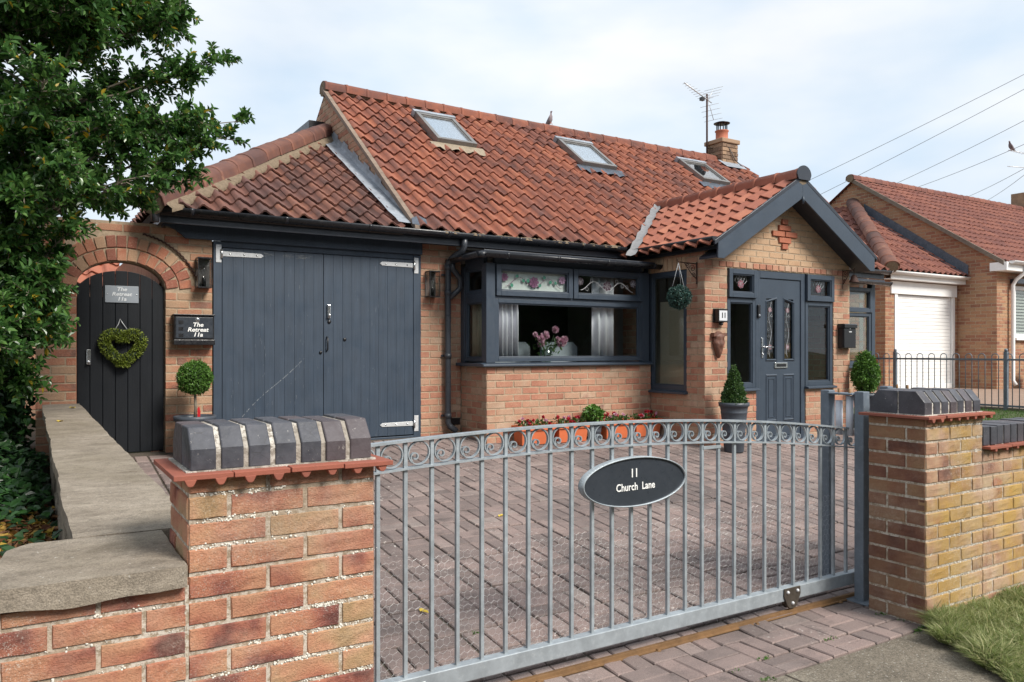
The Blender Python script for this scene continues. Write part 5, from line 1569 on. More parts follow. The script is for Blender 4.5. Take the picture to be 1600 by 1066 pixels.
# ------------------------------------------------------------------ things seen through the windows
def curtain(x0, x1, y, z0, z1, label, amp=.022, waves=5, mat=None, plane='Y'):
    mb = MB(); n = 48; vs = []
    for i in range(n+1):
        t = i/n; a = x0+(x1-x0)*t; d = amp*math.sin(t*waves*2*PI)+amp*.4*math.sin(t*waves*4.7+1)
        vs.append((a, d))
    for k, off in ((0, 0), (1, .006)):
        pass
    q = []
    for (a, d) in vs:
        for (o_, z) in ((0, z0), (0, z1), (.006, z1), (.006, z0)):
            q.append((a, y+d+o_, z) if plane == 'Y' else (y+d+o_, a, z))
    fs = []
    for i in range(n):
        b = i*4
        for e in range(4): fs.append((b+e, b+(e+1) % 4, b+4+(e+1) % 4, b+4+e))
    mb.add(q, fs, .5, True)
    o = mb.build('curtain', mat or m_curtain, None)
    return tag(o, label, 'curtain')
curtain(4.30, 4.62, 7.365, 1.34, 2.40, 'pale lilac curtain hanging at the left end of the bay window', .03, 5)
curtain(5.66, 5.99, 7.365, 1.34, 2.40, 'pale lilac curtain hanging at the right part of the bay window', .022, 3)
bx_ = bx('window_blind', m_white, None, 4.33, 5.22, 7.287, 7.292, 2.085, 2.385); tag(bx_, 'white roller blind behind the flowered left casement of the bay', 'blind')
o = bx('window_blind', m_beige, None, 6.60, 6.606, 6.70, 7.22, 1.04, 2.05); tag(o, 'beige blind behind the tall narrow porch side window', 'blind')
curtain(7.345, 7.70, 4.235, 1.34, 2.05, 'cream curtain behind the left return pane of the bay window', .012, 4, paint('cream_fabric', (.55, .47, .38), .9), 'X')
t = thing('flower_vase', (5.10, 7.50, 1.30), 'glass vase of pink peonies standing inside the bay window', 'vase')
tb = thing('side_table', (5.3, 7.62, .64), 'dark table behind the bay window glass holding the vase', 'table')
bx('table_top', m_carve, tb, 4.6, 6.1, 7.40, 7.62, 1.26, 1.30, .006)
for (x, y) in ((4.66, 7.44), (6.04, 7.44), (4.66, 7.58), (6.04, 7.58)): bx('table_leg', m_carve, tb, x-.025, x+.025, y-.025, y+.025, .641, 1.259)
MB().lathe([(0, .001), (.05, .001), (.055, .02), (.045, .08), (.075, .17), (.07, .17), (.04, .08), (.0, .03)], (5.10, 7.50, 1.30), 20).build('vase', glass_mat('vase_glass', (.75, .85, .8), .12), t)
st = MB(); 
for (dx, dz, s_) in ((-.17, .235, .030), (-.11, .175, .048), (-.03, .225, .052), (-.07, .12, .045), (.10, .30, .042), (.20, .135, .062), (.13, .19, .024), (.235, .17, .045)):
    p = Vector((5.10+dx, 7.48+R.uniform(-.03, .03), 1.43+dz*.9)); st.tube([(5.10, 7.50, 1.36), (5.10+dx*.4, 7.49, 1.47), tuple(p)], .003, 5)
    bl_ = MB()
    for k in range(46):
        d = rdir(); leaf(bl_, p+d*s_*.35, (d+Vector((0, 0, .3))).normalized(), rdir(), s_*.8, s_*.75)
    bl_.build('bloom', m_pink, t, recalc=False)
st.build('stems', m_boxd, t)
lv = MB(); leafcloud(lv, lambda: (Vector((5.10, 7.49, 1.46))+Vector((R.gauss(0, .09), R.gauss(0, .03), R.gauss(.03, .05))), Vector((0, 0, 1))), 90, .05, .016); lv.build('foliage', m_boxd, t, recalc=False)
for (cx, cy, lab) in ((5.42, 7.93, 'grey upholstered dining chair behind the vase in the bay window'), (4.78, 8.00, 'grey dining chair at the left inside the bay window')):
    c_ = thing('dining_chair', (cx, cy, .64), lab, 'chair')
    bx('seat', m_greyfab, c_, cx-.23, cx+.23, cy-.22, cy+.22, 1.06, 1.13, .02)
    bk = MB(); bk.prism([(-.25, 0), (.25, 0), (.27, .40), (.2, .46), (-.2, .46), (-.27, .40)], lambda p, k: (cx+p[0], cy-.25+.05*k, 1.10+p[1])); bk.build('backrest', m_greyfab, c_, .02, seg=3)
    for sx in (-1, 1):
        for sy_ in (-1, 1): bx('leg', m_wood, c_, cx+sx*.2-.018, cx+sx*.2+.018, cy+sy_*.19-.018, cy+sy_*.19+.018, .641, 1.06)
c_ = thing('wooden_chair', (8.62, 7.0, .40), 'honey oak chair with shaped back behind the right porch window', 'chair')
ck = MB(); ck.prism([(-.20, 0), (.20, 0), (.22, .25), (.14, .40), (.17, .62), (.05, .70), (-.05, .70), (-.17, .62), (-.14, .40), (-.22, .25)], lambda p, k: (8.62+p[0], 6.95+.03*k, .86+p[1])); ck.build('backrest', m_wood, c_, .008)
bx('seat', m_wood, c_, 8.40, 8.84, 6.99, 7.40, .84, .88, .01)
for x in (8.43, 8.81):
    for y in (7.02, 7.36): bx('leg', m_wood, c_, x-.02, x+.02, y-.02, y+.02, .401, .84)
# ------------------------------------------------------------------ fittings on the walls
def lantern(x, z, label):
    t = thing('wall_lamp', (x, W-.06, z), label, 'lamp')
    w_, h_, dp_ = .062, .285, .115
    y1 = W-.014
    bx('back_plate', m_lampback, t, x-w_, x+w_, y1, W-.002, z, z+h_, .002)
    mb = MB()
    y0 = y1-dp_
    for sx in (-1, 1):
        mb.box(x+sx*w_-(.006 if sx > 0 else 0), x+sx*w_+(.006 if sx < 0 else 0), y0, y0+.006, z, z+h_)
    mb.box(x-w_, x+w_, y0+.006, y1, z+h_-.012, z+h_); mb.box(x-w_, x+w_, y0+.006, y1, z, z+.010); mb.box(x-w_+.006, x+w_-.006, y0, y0+.006, z+h_-.012, z+h_); mb.box(x-w_+.006, x+w_-.006, y0, y0+.006, z, z+.010)
    mb.build('frame', m_black, t)
    gl_ = MB(); gl_.box(x-w_+.006, x+w_-.006, y0+.002, y0+.004, z+.010, z+h_-.012); gl_.box(x-w_+.001, x-w_+.003, y0+.007, y1-.001, z+.010, z+h_-.012); gl_.box(x+w_-.003, x+w_-.001, y0+.007, y1-.001, z+.010, z+h_-.012)
    gl_.build('glass', m_lampglass, t)
    MB().lathe([(0, .01), (.02, .01), (.02, .09), (.014, .10), (0, .10)], (x, y1-.055, z), 14).build('lamp_holder', m_black, t)
    MB().lathe([(.011, .10), (.022, .13), (.027, .16), (.022, .19), (0, .205)], (x, y1-.055, z), 16).build('bulb', m_lampglass, t)
lantern(1.398, 2.045, 'black box wall lantern between the arched door and the garage')
lantern(3.772, 2.045, 'black box wall lantern between the garage and the downpipe')
t = thing('post_box', (1.31, W-.06, 1.51), 'black post box lettered The Retreat 11a on the wall beside the arched door', 'post box')
bx('body', m_black, t, 1.135, 1.485, W-.105, W-.002, 1.562, 1.782, .006)
bx('lid', m_black, t, 1.128, 1.492, W-.118, W-.002, 1.784, 1.796, .003)
bx('tray', m_black, t, 1.130, 1.490, W-.115, W-.002, 1.512, 1.560, .004)
bx('front_panel', m_signbk, t, 1.150, 1.470, W-.109, W-.1052, 1.575, 1.768, .003)
for z in (1.60, 1.66, 1.72): bx('slot', m_black, t, 1.172, 1.212, W-.111, W-.1092, z-.016, z+.016)
MB().lathe([(.010, .003), (.018, .002), (.019, 0)], (1.335, W-.109, 1.745), 16, axis=Matrix.Rotation(PI/2, 4, 'X')).build('lock', m_chrome, t)
for (s_, z) in (('The', 1.698), ('Retreat', 1.652), ('11a', 1.606)): text('lettering', s_, .053, m_letter, t, (1.338, W-.1105, z), shear=.22, offset=.0012, sx=1.12)
t = thing('name_plate', (.716, W+.04, 1.89), 'grey plate reading The Retreat 11a fixed high on the arched door', 'sign')
bx('plate', m_slategrey, t, .582, .855, W+.040, W+.049, 1.892, 2.044, .002)
for (s_, z) in (('The', 2.012), ('Retreat', 1.968), ('11a', 1.924)): text('lettering', s_, .046, m_letterg, t, (.716, W+.0385, z), shear=.22, offset=.001, sx=1.15)
for x in (.600, .837): MB().lathe([(0, .003), (.005, .002), (.006, 0)], (x, W+.040, 1.968), 10, axis=Matrix.Rotation(PI/2, 4, 'X')).build('screw', m_chrome, t)
# heart wreath
t = thing('heart_wreath', (.722, W+.02, 1.28), 'heart shaped box leaf wreath hanging on the arched door', 'wreath')
hp = []
for i in range(60):
    a = 2*PI*i/60
    x = 16*math.sin(a)**3; z = 13*math.cos(a)-5*math.cos(2*a)-2*math.cos(3*a)-math.cos(4*a)
    hp.append(Vector((.722+x/16*.152, W+.012, 1.492+z/15*.148)))
MB().tube(hp, .036, 8, False, closed=True).build('hoop', m_core, t)
def hs():
    p = hp[R.randrange(60)]; a = R.uniform(0, 2*PI); q = hp[(hp.index(p)+1) % 60]
    tt = (q-p).normalized(); s_ = tt.cross(Vector((0, 1, 0))).normalized(); o_ = s_*math.cos(a)+Vector((0, 1, 0))*math.sin(a)
    if o_.y > .3: o_.y *= -1
    return p.lerp(q, R.random())+o_*R.uniform(.030, .047), o_
lv = MB(); leafcloud(lv, hs, 3000, .019, .010, .7); lv.build('leaves', m_wreath, t, recalc=False)
MB().tube([(.655, W+.03, 1.635), (.690, W+.038, 1.70), (.705, W+.040, 1.745), (.722, W+.038, 1.71), (.775, W+.03, 1.63)], .0035, 5).build('cord', m_zinc, t)
# topiary in pots
def ball_pts(c, r, sq_=1.0):
    c = Vector(c)
    def f():
        d = rdir(); k = R.uniform(.82, 1.03)*(1+.14*noise.noise(d*2.6+c))*(1.10 if R.random() < .03 else 1)
        return c+Vector((d.x*r*k, d.y*r*k, d.z*r*k*sq_)), d
    return f
def pot(t, c, r0, r1, h, rings, mat):
    pr = [(0, 0), (r0*.96, 0), (r0, .01)]
    for i in range(rings):
        z = h*(i+1)/(rings+1); rr = r0+(r1-r0)*z/h
        pr += [(rr-.002, z-.008), (rr+.004, z), (rr-.002, z+.008)]
    pr += [(r1, h-.045), (r1+.014, h-.04), (r1+.016, h), (r1-.006, h), (r1-.012, h-.03)]
    o = MB().lathe(pr, c, 28).build('pot', mat, t)
    MB().lathe([(0, h-.028), (r1-.011, h-.03)], c, 24).build('compost', m_soil, o)
    return o
pz = gz(7.50)
t = thing('topiary_tree', (1.275, 7.50, pz), 'small ball topiary tree in a slate grey pot left of the garage', 'plant')
pot(t, (1.275, 7.50, pz), .13, .165, .38, 2, m_pot)
MB().tube([(1.275, 7.50, pz+.35), (1.28, 7.495, pz+.45), (1.275, 7.50, pz+.62)], [.014, .012, .012], 8).build('stem', m_bark, t)
MB().lathe([(.11*math.sin(PI*i/10), -.11*math.cos(PI*i/10)) for i in range(11)], (1.275, 7.50, 1.215), 16).build('core', m_core, t)
lv = MB(); leafcloud(lv, ball_pts((1.275, 7.50, 1.215), .143), 4200, .022, .011, .6); lv.build('crown', m_box, t, recalc=False)
rbn = MB(); rbn.prism([(-.010, 0), (.012, 0), (.016, .05), (.004, .10), (-.010, .08)], lambda p, k: (1.302+p[0], 7.47+.006*k, pz+.365+p[1])); rbn.build('ribbon', paint('red_ribbon', (.45, .01, .015), .4), t)
def cone_pts(c, r, h):
    c = Vector(c)
    def f():
        u = 1-math.sqrt(R.random()); a = R.uniform(0, 2*PI)
        rr = r*(1-u)**.8*R.uniform(.80, 1.08)*(1+.16*noise.noise(Vector((math.cos(a)*2, math.sin(a)*2, u*6))))*(1.15 if R.random() < .03 else 1)
        return c+Vector((math.cos(a)*rr, math.sin(a)*rr, u*h)), Vector((math.cos(a), math.sin(a), .35)).normalized()
    return f
pc = (6.62, 6.06, gz(6.06))
t = thing('cone_shrub', pc, 'cone shaped box shrub in a tall ribbed slate grey pot by the front door', 'plant')
pot(t, pc, .105, .152, .545, 4, m_pot)
MB().lathe([(.105, .52), (.09, .65), (.04, .86), (0, .90)], pc, 16).build('core', m_core, t)
lv = MB(); leafcloud(lv, cone_pts((pc[0], pc[1], pc[2]+.53), .132, .43), 3600, .026, .014, .55); lv.build('crown', m_boxd, t, recalc=False)
pc = (9.20, 6.20, gz(6.2))
t = thing('egg_shrub', pc, 'bushy egg shaped green shrub in a pot at the right corner of the porch', 'plant')
pot(t, pc, .12, .15, .55, 2, m_pot)
MB().lathe([(.05, .55), (.09, .65), (.115, .80), (.07, .98), (0, 1.02)], pc, 14).build('core', m_core, t)
c_ = Vector((pc[0], pc[1], pc[2]+.82))
def egg():
    d = rdir(); k = R.uniform(.75, 1.05)*(1+.18*noise.noise(d*2.3))
    return c_+Vector((d.x*.155*k*(1-.25*d.z), d.y*.155*k*(1-.25*d.z), d.z*.25*k)), d
lv = MB(); leafcloud(lv, egg, 4500, .034, .016, .5); lv.build('crown', m_box, t, recalc=False)
# hanging topiary balls and brackets
def scroll_bracket(name, base, dirv, label, cat='bracket', k=1.0):
    b = Vector(base); d = Vector(dirv)*k; up = Vector((0, 0, 1))
    t = thing(name, base, label, cat)
    side = d.cross(up)*.008
    q = [b-side+d*.001, b+side+d*.001, b+side+d*.008, b-side+d*.008]
    MB().add([tuple(p-up*.25) for p in q]+[tuple(p) for p in q], [(0,1,2,3),(4,5,6,7),(0,1,5,4),(1,2,6,5),(2,3,7,6),(3,0,4,7)]).build('wall_plate', m_iron, t)
    MB().tube([tuple(b+d*.006-up*.02), tuple(b+d*.20-up*.015), tuple(b+d*.29-up*.01), tuple(b+d*.30+up*.015)], .006, 6).build('arm', m_iron, t)
    cur = MB()
    for (ox, oz, r_) in ((.07, -.075, .045), (.145, -.05, .03), (.05, -.15, .03)):
        cur.tube([tuple(b+d*(ox+r_*(1-i/26)*math.cos(i*.42))+up*(oz+r_*(1-i/26)*math.sin(i*.42))) for i in range(22)], .004, 5)
    cur.tube([tuple(b+d*.008-up*.19), tuple(b+d*.09-up*.13), tuple(b+d*.19-up*.02)], .005, 5)
    cur.build('scrollwork', m_iron, t)
    return t
scroll_bracket('hanging_bracket', (PXL-.002, 6.47, 2.463), (-1, 0, 0), 'rusty scrolled iron bracket on the porch side wall above the topiary ball')
def hangball(c, top, label):
    t = thing('topiary_ball', c, label, 'plant', 'hanging topiary balls at the porch')
    c = Vector(c); top = Vector(top)
    MB().lathe([(.10*math.sin(PI*i/10), -.10*math.cos(PI*i/10)) for i in range(11)], tuple(c), 16).build('core', m_core, t)
    lv = MB(); leafcloud(lv, ball_pts(c, .128), 2600, .020, .012, .55); lv.build('leaves', m_artif, t, recalc=False)
    for k in range(3):
        a = k*2*PI/3+.5
        MB().tube([tuple(top), tuple(c+Vector((math.cos(a)*.085, math.sin(a)*.085, .085)))], .0028, 5).build('chain', m_zinc, t)
hangball((6.195, 6.47, 2.055), (6.185, 6.47, 2.44), 'blue green topiary ball hanging in front of the tall porch side window')
scroll_bracket('hanging_bracket', (PXR+.002, 6.80, 2.42), (1, 0, 0), 'iron bracket on the right side wall of the porch, mostly hidden')
hangball((9.36, 6.80, 2.03), (9.375, 6.80, 2.40), 'blue green topiary ball hanging at the right side of the porch')
bb = scroll_bracket('bell_bracket', (8.93, PO-.002, 2.50), (.25, -.968, 0), 'small iron bell on a scrolled bracket right of the front door', 'bell', .5)
MB().lathe([(.062, 0), (.058, .008), (.040, .05), (.030, .085), (.0, .10)], (8.966, PO-.142, 2.33), 18).build('bell', m_iron, bb)
MB().tube([(8.966, PO-.142, 2.43), (8.966, PO-.142, 2.49)], .004, 5).build('bell_hook', m_iron, bb)
# house number lamp
t = thing('number_lamp', (6.67, PO-.06, 1.77), 'small porch lamp with the number 11 on its white glass', 'lamp')
bx('back_plate', m_black, t, 6.595, 6.765, PO-.012, PO-.001, 1.775, 1.935, .003)
MB().box(6.620, 6.750, PO-.075, PO-.013, 1.795, 1.915).build('diffuser', paint('opal_glass', (.62, .64, .67), .25, .05), t, .004)
mb = MB(); mb.box(6.605, 6.757, PO-.082, PO-.013, 1.917, 1.930); mb.box(6.605, 6.757, PO-.082, PO-.013, 1.780, 1.793); mb.box(6.607, 6.618, PO-.080, PO-.0135, 1.793, 1.917); mb.build('frame', m_black, t, .002)
text('lettering', '11', .082, m_black, t, (6.690, PO-.0765, 1.855), offset=.002, sx=1.0)
MB().lathe([(0, 0), (.02, .005), (.025, .02), (.02, .034), (0, .036)], (6.68, PO-.045, 1.742), 14).build('sensor', m_black, t)
# carved wall plaque: crowned head shape tapering to a point
t = thing('carved_plaque', (6.66, PO-.03, 1.40), 'dark carved wooden face plaque under the number lamp', 'carving')
def carve():
    bm = bmesh.new(); bmesh.ops.create_icosphere(bm, subdivisions=4, radius=1)
    for v in bm.verts:
        x, y, z = v.co
        w_ = .085 if z > .1 else .085*(.42+.5*max(0, (z+1)/1.1)**1.5)
        nx_ = x*w_*(1.2 if z > .55 else 1); nz_ = z*.155
        ny = y*.05
        if y < 0:
            ny -= .016*math.exp(-((x)**2*9+(z-.05)**2*14))            # nose
            ny += .014*(math.exp(-((abs(x)-.38)**2*30+(z-.28)**2*40)))  # eye hollows
            ny -= .012*math.exp(-((z-.62)**2*30))                       # brow and crown
            ny += .008*math.exp(-((x)**2*8+(z+.28)**2*80))              # mouth
            ny += .006*noise.noise(v.co*6)
        v.co = (6.66+nx_, PO-.024+ny, 1.525+nz_)
    for f in bm.faces: f.smooth = True
    me = bpy.data.meshes.new('head'); bm.to_mesh(me); bm.free(); me.materials.append(m_carve)
    return link(bpy.data.objects.new('head', me), t)
carve()
MB().prism([(-.105, 0), (.105, .01), (.10, .045), (.06, .03), (.0, .055), (-.06, .03), (-.10, .045)], lambda p, k: (6.66+p[0], PO-.06+.058*k, 1.615+p[1])).build('crown', m_carve, t, .004)
# black letter box
t = thing('letter_box', (8.965, PO-.06, 1.49), 'black metal letter box on the brick right of the front door', 'letter box')
bx('body', m_black, t, 8.835, 9.075, PO-.095, PO-.001, 1.49, 1.745, .006)
MB().prism([(0, 1.746), (.11, 1.746), (.11, 1.79), (.09, 1.80), (0, 1.80)], lambda p, k: (8.825+.26*k, PO-.001-p[0], p[1])).build('lid', m_black, t, .004)
bx('label_holder', m_zinc, t, 8.93, 8.985, PO-.0975, PO-.0952, 1.69, 1.705)
MB().lathe([(0, .004), (.010, .003), (.011, 0)], (8.955, PO-.095, 1.735), 12, axis=Matrix.Rotation(PI/2, 4, 'X')).build('lock', m_chrome, t)
# planters under the bay
def trough(x0, x1, y, label, seed):
    q = random.Random(seed)
    z = gz(y)-.004
    t = thing('trough_planter', ((x0+x1)/2, y, z), label, 'planter', 'terracotta troughs under the bay window')
    h = .20
    mb = MB()
    mb.prism([(-.075, 0), (.075, 0), (.095, h), (-.095, h)], lambda p, k: ((x0+.02 if k == 0 else x1-.02)+(0 if p[1] == 0 else (-.015 if k == 0 else .015)), y+p[0], z+p[1]))
    mb.build('trough', m_terra, t, .006)
    mb = MB(); mb.box(x0-.006, x1+.006, y-.108, y-.096, z+h-.045, z+h+.006); mb.box(x0-.006, x1+.006, y+.096, y+.108, z+h-.045, z+h+.006); mb.box(x0-.006, x0+.006, y-.096, y+.096, z+h-.045, z+h+.006); mb.box(x1-.006, x1+.006, y-.096, y+.096, z+h-.045, z+h+.006)
    mb.build('rim', m_terra, t, .004)
    bx('compost', m_soil, t, x0+.01, x1-.01, y-.094, y+.094, z+h-.03, z+h-.004)
    lv = MB(); leafcloud(lv, lambda: (Vector((R.uniform(x0+.03, x1-.03), y+R.uniform(-.08, .08), z+h+R.uniform(-.02, .045))), Vector((0, 0, 1))), 190, .035, .022, .5); lv.build('foliage', m_boxd, t, recalc=False)
    for i in range(11):
        p = Vector((q.uniform(x0+.04, x1-.04), y+q.uniform(-.09, .05), z+h+q.uniform(.02, .095))); f_ = MB()
        for k in range(14): d = rdir(); leaf(f_, p, (d+Vector((0, -.3, .4))).normalized(), rdir(), .026, .021)
        f_.build('flower', m_petal if i % 4 else m_pink, t, recalc=False)
    return t
trough(4.44, 4.88, 7.09, 'terracotta trough of red flowers under the bay, leftmost', 1)
trough(4.92, 5.33, 7.09, 'terracotta trough of red flowers under the bay, left of the dark pot', 2)
trough(5.58, 5.98, 7.09, 'terracotta trough of red flowers under the bay, right of the dark pot', 3)
trough(6.02, 6.42, 7.09, 'terracotta trough of red flowers in the corner of bay and porch', 4)
t = thing('geranium_pot', (5.46, 7.06, gz(7.06)), 'dark pot with fresh green leaves between the terracotta troughs', 'plant')
pot(t, (5.46, 7.06, gz(7.06)), .065, .085, .20, 1, m_pot)
lv = MB(); leafcloud(lv, ball_pts((5.44, 7.06, gz(7.06)+.29), .10, .8), 420, .045, .034, .4); lv.build('foliage', m_box, t, recalc=False)

# ------------------------------------------------------------------ roof furniture
def aerial(base, top, boom_dir, boom_len, label, els=9, cross=True):
    t = thing('tv_aerial', base, label, 'aerial')
    b = Vector(base); p = Vector(top)
    MB().tube([tuple(b), tuple(p)], .018, 8).build('mast', m_iron, t)
    d = Vector(boom_dir).normalized(); s_ = d.cross(Vector((0, 0, 1))).normalized()
    q = p-Vector((0, 0, .10))
    MB().tube([tuple(q+d*boom_len*.85), tuple(q-d*boom_len*.18)], .011, 6).build('boom', m_zinc, t)
    for i in range(els):
        c_ = q+d*boom_len*(.82-i*.10); l_ = .05+.012*i
        MB().tube([tuple(c_-s_*l_), tuple(c_+s_*l_)], .004, 5).build('element', m_zinc, t)
    for k in (-1, 1):
        e = q-d*boom_len*.05+Vector((0, 0, .0))
        f = e-d*.20+Vector((0, 0, k*.30))
        MB().tube([tuple(e), tuple(f)], .006, 5).build('reflector_arm', m_zinc, t)
        for i in range(1, 5):
            c_ = e.lerp(f, i/4); MB().tube([tuple(c_-s_*.20), tuple(c_+s_*.20)], .004, 5).build('element', m_zinc, t)
    MB().box(-.04, .04, -.03, .03, -.04, .02).build('dipole_box', m_black, t).matrix_basis = Matrix.Translation(q+d*.18-Vector((0, 0, .05)))
    return t
a_ = aerial((10.98, 10.72, 4.72), (10.98, 10.72, 6.33), (-1, -.25, .16), .95, 'television aerial on a rusty mast beside the chimney')
mb = MB(); mb.tube([(10.98, 10.72, 5.30), (11.2, 10.38, 5.28), (11.35, 10.36, 5.05), (11.5, 10.3, 4.92)], .008, 6); mb.build('cable', m_black, a_)
def pigeon(c, heading, s_, label, tilt=-28):
    """one continuous body mesh: breast, tail, neck, head and beak"""
    c = Vector(c)
    t = thing('pigeon', c, label, 'bird')
    bm = bmesh.new(); bmesh.ops.create_icosphere(bm, subdivisions=3, radius=1)
    ringc = [(-.30, .035, .020), (-.18, .085, .035), (-.10, .10, .055), (0, .125, .075), (.07, .155, .078), (.115, .20, .055), (.13, .245, .035), (.15, .285, .034), (.172, .295, .024), (.205, .285, .005)]
    bm.free()
    mb = MB(); n = 12; b0 = len(mb.v)
    for (x, z, r_) in ringc:
        for k in range(n):
            a = 2*PI*k/n; mb.v.append((x+math.sin(a)*r_*.25*(1 if x > .06 else 0), math.cos(a)*r_*(.9), z+math.sin(a)*r_*(1 if x > -.2 else .5)))
    for i in range(len(ringc)-1):
        for k in range(n):
            k2 = (k+1) % n; mb.f.append((i*n+k, i*n+k2, (i+1)*n+k2, (i+1)*n+k)); mb.r.append(.5); mb.s.append(True)
    mb.f.append(tuple(range(n))); mb.r.append(.5); mb.s.append(False)
    e = (len(ringc)-1)*n; mb.f.append(tuple(e+k for k in range(n))); mb.r.append(.5); mb.s.append(False)
    Mx = Matrix.Translation(c) @ Matrix.Rotation(heading, 4, 'Z') @ Matrix.Scale(s_, 4) @ Matrix.Rotation(math.radians(tilt), 4, 'Y')
    mb.v = [tuple(Mx @ Vector(v)) for v in mb.v]
    mb.build('body', paint('pigeon_feather', (.20, .16, .17), .7, .35, 20), t)
    lg = MB()
    for sy_ in (-.025, .025): lg.tube([tuple(Mx @ Vector((.02, sy_, .06))), tuple(c+Matrix.Rotation(heading, 3, 'Z') @ Vector((.03*s_, sy_*s_, 0)))], .006*s_, 6)
    lg.build('legs', m_potred, t)
pigeon((7.30, 10.6, 5.165), math.radians(-75), .62, 'grey pigeon perched on the bungalow roof ridge')

# ------------------------------------------------------------------ neighbouring house
N = thing('neighbour_house', (18, 11, .6), 'neighbouring brick bungalow with red tiled roof and white garage door, far right', 'house')
NG, NX = 9.70, 17.75
def plainbox(nm, mat, *a): return bx(nm, mat, N, *a)
brickwall(N, 'garage_front_wall', 'Y', NG, 15.05, NX, .55, 3.0, [(15.36, 17.64, .5, 2.86)], m_nbrick, m_mortar, 0, .12, .6, 15.05)
brickwall(N, 'garage_side_wall', 'X', 15.05, NG+.004, 13.0, .55, 3.0, (), m_nbrick, m_mortar, 0, .12, .6, NG, flip=1)
k_n = (5.74-3.33)/(12.30-8.70)
def umn(z):
    h = (5.70-z)/k_n
    return (12.30-h, 12.30+h)
brickwall(N, 'gable_wall', 'X', NX, 8.864, 15.6, .55, 5.7, (), m_nbrick, m_mortar, 0, .12, .6, 8.86, umn, flip=1)
brickwall(N, 'front_wall', 'Y', 8.86, NX, 28, .55, 3.3, [(18.44, 20.6, 1.72, 2.9)], m_nbrick, m_mortar, 0, .12, .6, NX)
# white garage door
gd_ = MB(); frame(gd_, FY(NG), 15.37, 17.63, .62, 2.80, .10, -.06, .012); gd_.box(15.22, 17.68, -.02, .03, 2.64, 2.90, FY(NG)); gd_.build('garage_frame', m_white, N, .004)
gdo = bx('garage_door', m_white, N, 15.46, 17.54, NG+.055, NG+.075, .63, 2.70)
for i in range(25): bx('door_slat', m_white, gdo, 15.475, 17.525, NG+.036, NG+.0545, .665+i*.0785, .665+i*.0785+.0745, .006)
mb = MB(); mb.box(14.98, 17.90, NG-.18, NG-.16, 2.92, 3.06); mb.box(14.98, 17.9, NG-.16, NG-.001, 2.92, 2.935); mb.build('fascia', m_white, N, .004)
gu = MB(); halfpipe(gu, (14.85, NG-.24, 3.075), (17.98, NG-.24, 3.075), .062, capA=True, capB=True); gu.build('gutter', m_white, N)
# garage roof (hipped)
eY, eZ = NG-.25, 3.10; kg = (5.12-3.10)/(12.35-eY)
hA, hB = Vector((14.86, eY, eZ)), Vector((NX, 12.35, 5.12)); hn = Vector(((hB-hA).y, -(hB-hA).x, 0)).normalized()
tileroof(N, 'garage_roof', (14.7, eY, eZ), (1, 0, 0), (0, 1, kg), 15, 12, (NX-14.7)/15, (12.4-eY)*math.hypot(1, kg)/12, m_tilen, [(hA, hn)], 40, .02)
vl = Vector((hB.x-hA.x, 0, hB.z-hA.z))
tileroof(N, 'garage_roof', (14.86, eY+4.2, eZ), (0, -1, 0), vl, 21, 12, .2, vl.length/12, m_tilen, [(hA, -hn)], 40, .02)
ridge(N, hA+Vector((-.06, -.06, .05)), hB+Vector((-.05, -.05, .08)), .15, 12, m_tileg, 'hip_tile')
mb = MB(); n = 24
for i in range(n):
    q = []
    for t_ in (i/n, (i+1)/n):
        y_ = eY+(12.0-eY)*t_; z_ = eZ+kg*(y_-eY)
        for (a, b) in ((-.24, .035), (-.12, .04), (-.03, .03), (-.012, .24)): q.append((NX+a-.004, y_, z_+b+.01*noise.noise(Vector((a*9, y_*4, 0)))))
    for a in range(3): mb.add([q[a], q[a+1], q[4+a+1], q[4+a]], [(0, 1, 2, 3)], .5, True)
mb.build('lead_flashing', m_leadd, N, recalc=False)
# main neighbour roof
nV = Vector((0, 3.60, 5.74-3.33))
tileroof(N, 'main_roof', (NX-.10, 8.70, 3.36), (1, 0, 0), nV, 48, 15, .22, nV.length/15, m_tilen, (), 80, .02)
rr = MB(); rr.add([(NX-.1, 12.3, 5.72), (28.2, 12.3, 5.72), (28.2, 15.9, 3.3), (NX-.1, 15.9, 3.3)], [(0, 1, 2, 3)]); rr.build('rear_roof', m_tilen, N, recalc=False)
ridge(N, (NX-.16, 12.30, 5.80), (28.2, 12.30, 5.80), .12, 36, m_tilen)
MB().prism([(8.66, 3.27), (12.3, 5.70), (12.3, 5.80), (8.66, 3.37)], lambda p, q: (NX-.13+.05*q, p[0], p[1])).build('verge_strip', paint('verge_cement2', (.17, .14, .11), .9, .3, 14), N)
mb = MB(); mb.box(NX-.12, 28, 8.60, 8.62, 3.16, 3.34); mb.box(NX-.12, NX-.10, 8.62, 8.95, 3.16, 3.34); mb.box(NX-.1, 28, 8.62, 8.86, 3.16, 3.175); mb.build('fascia', m_white, N, .004)
gu = MB(); halfpipe(gu, (NX-.02, 8.54, 3.36), (28, 8.54, 3.36), .06, capA=True); gu.build('gutter', m_white, N)
MB().tube([(18.35, 8.54, 3.31), (18.35, 8.56, 3.16), (18.28, 8.72, 3.0), (18.26, 8.78, 2.88), (18.26, 8.78, .80), (18.27, 8.72, .70)], .04, 12).build('downpipe', m_white, N)
wn_ = window(N, FY(8.86), 18.48, 20.6, 1.74, 2.88, .07, -.06, .0, m_glass2, 'window', m_white)
for i in range(14): bx('blind_slat', m_white, wn_, 18.56, 20.5, 8.98, 9.0, 1.83+i*.07, 1.83+i*.07+.045)
bx('window_sill', m_white, N, 18.42, 20.66, 8.78, 8.90, 1.68, 1.735, .004)
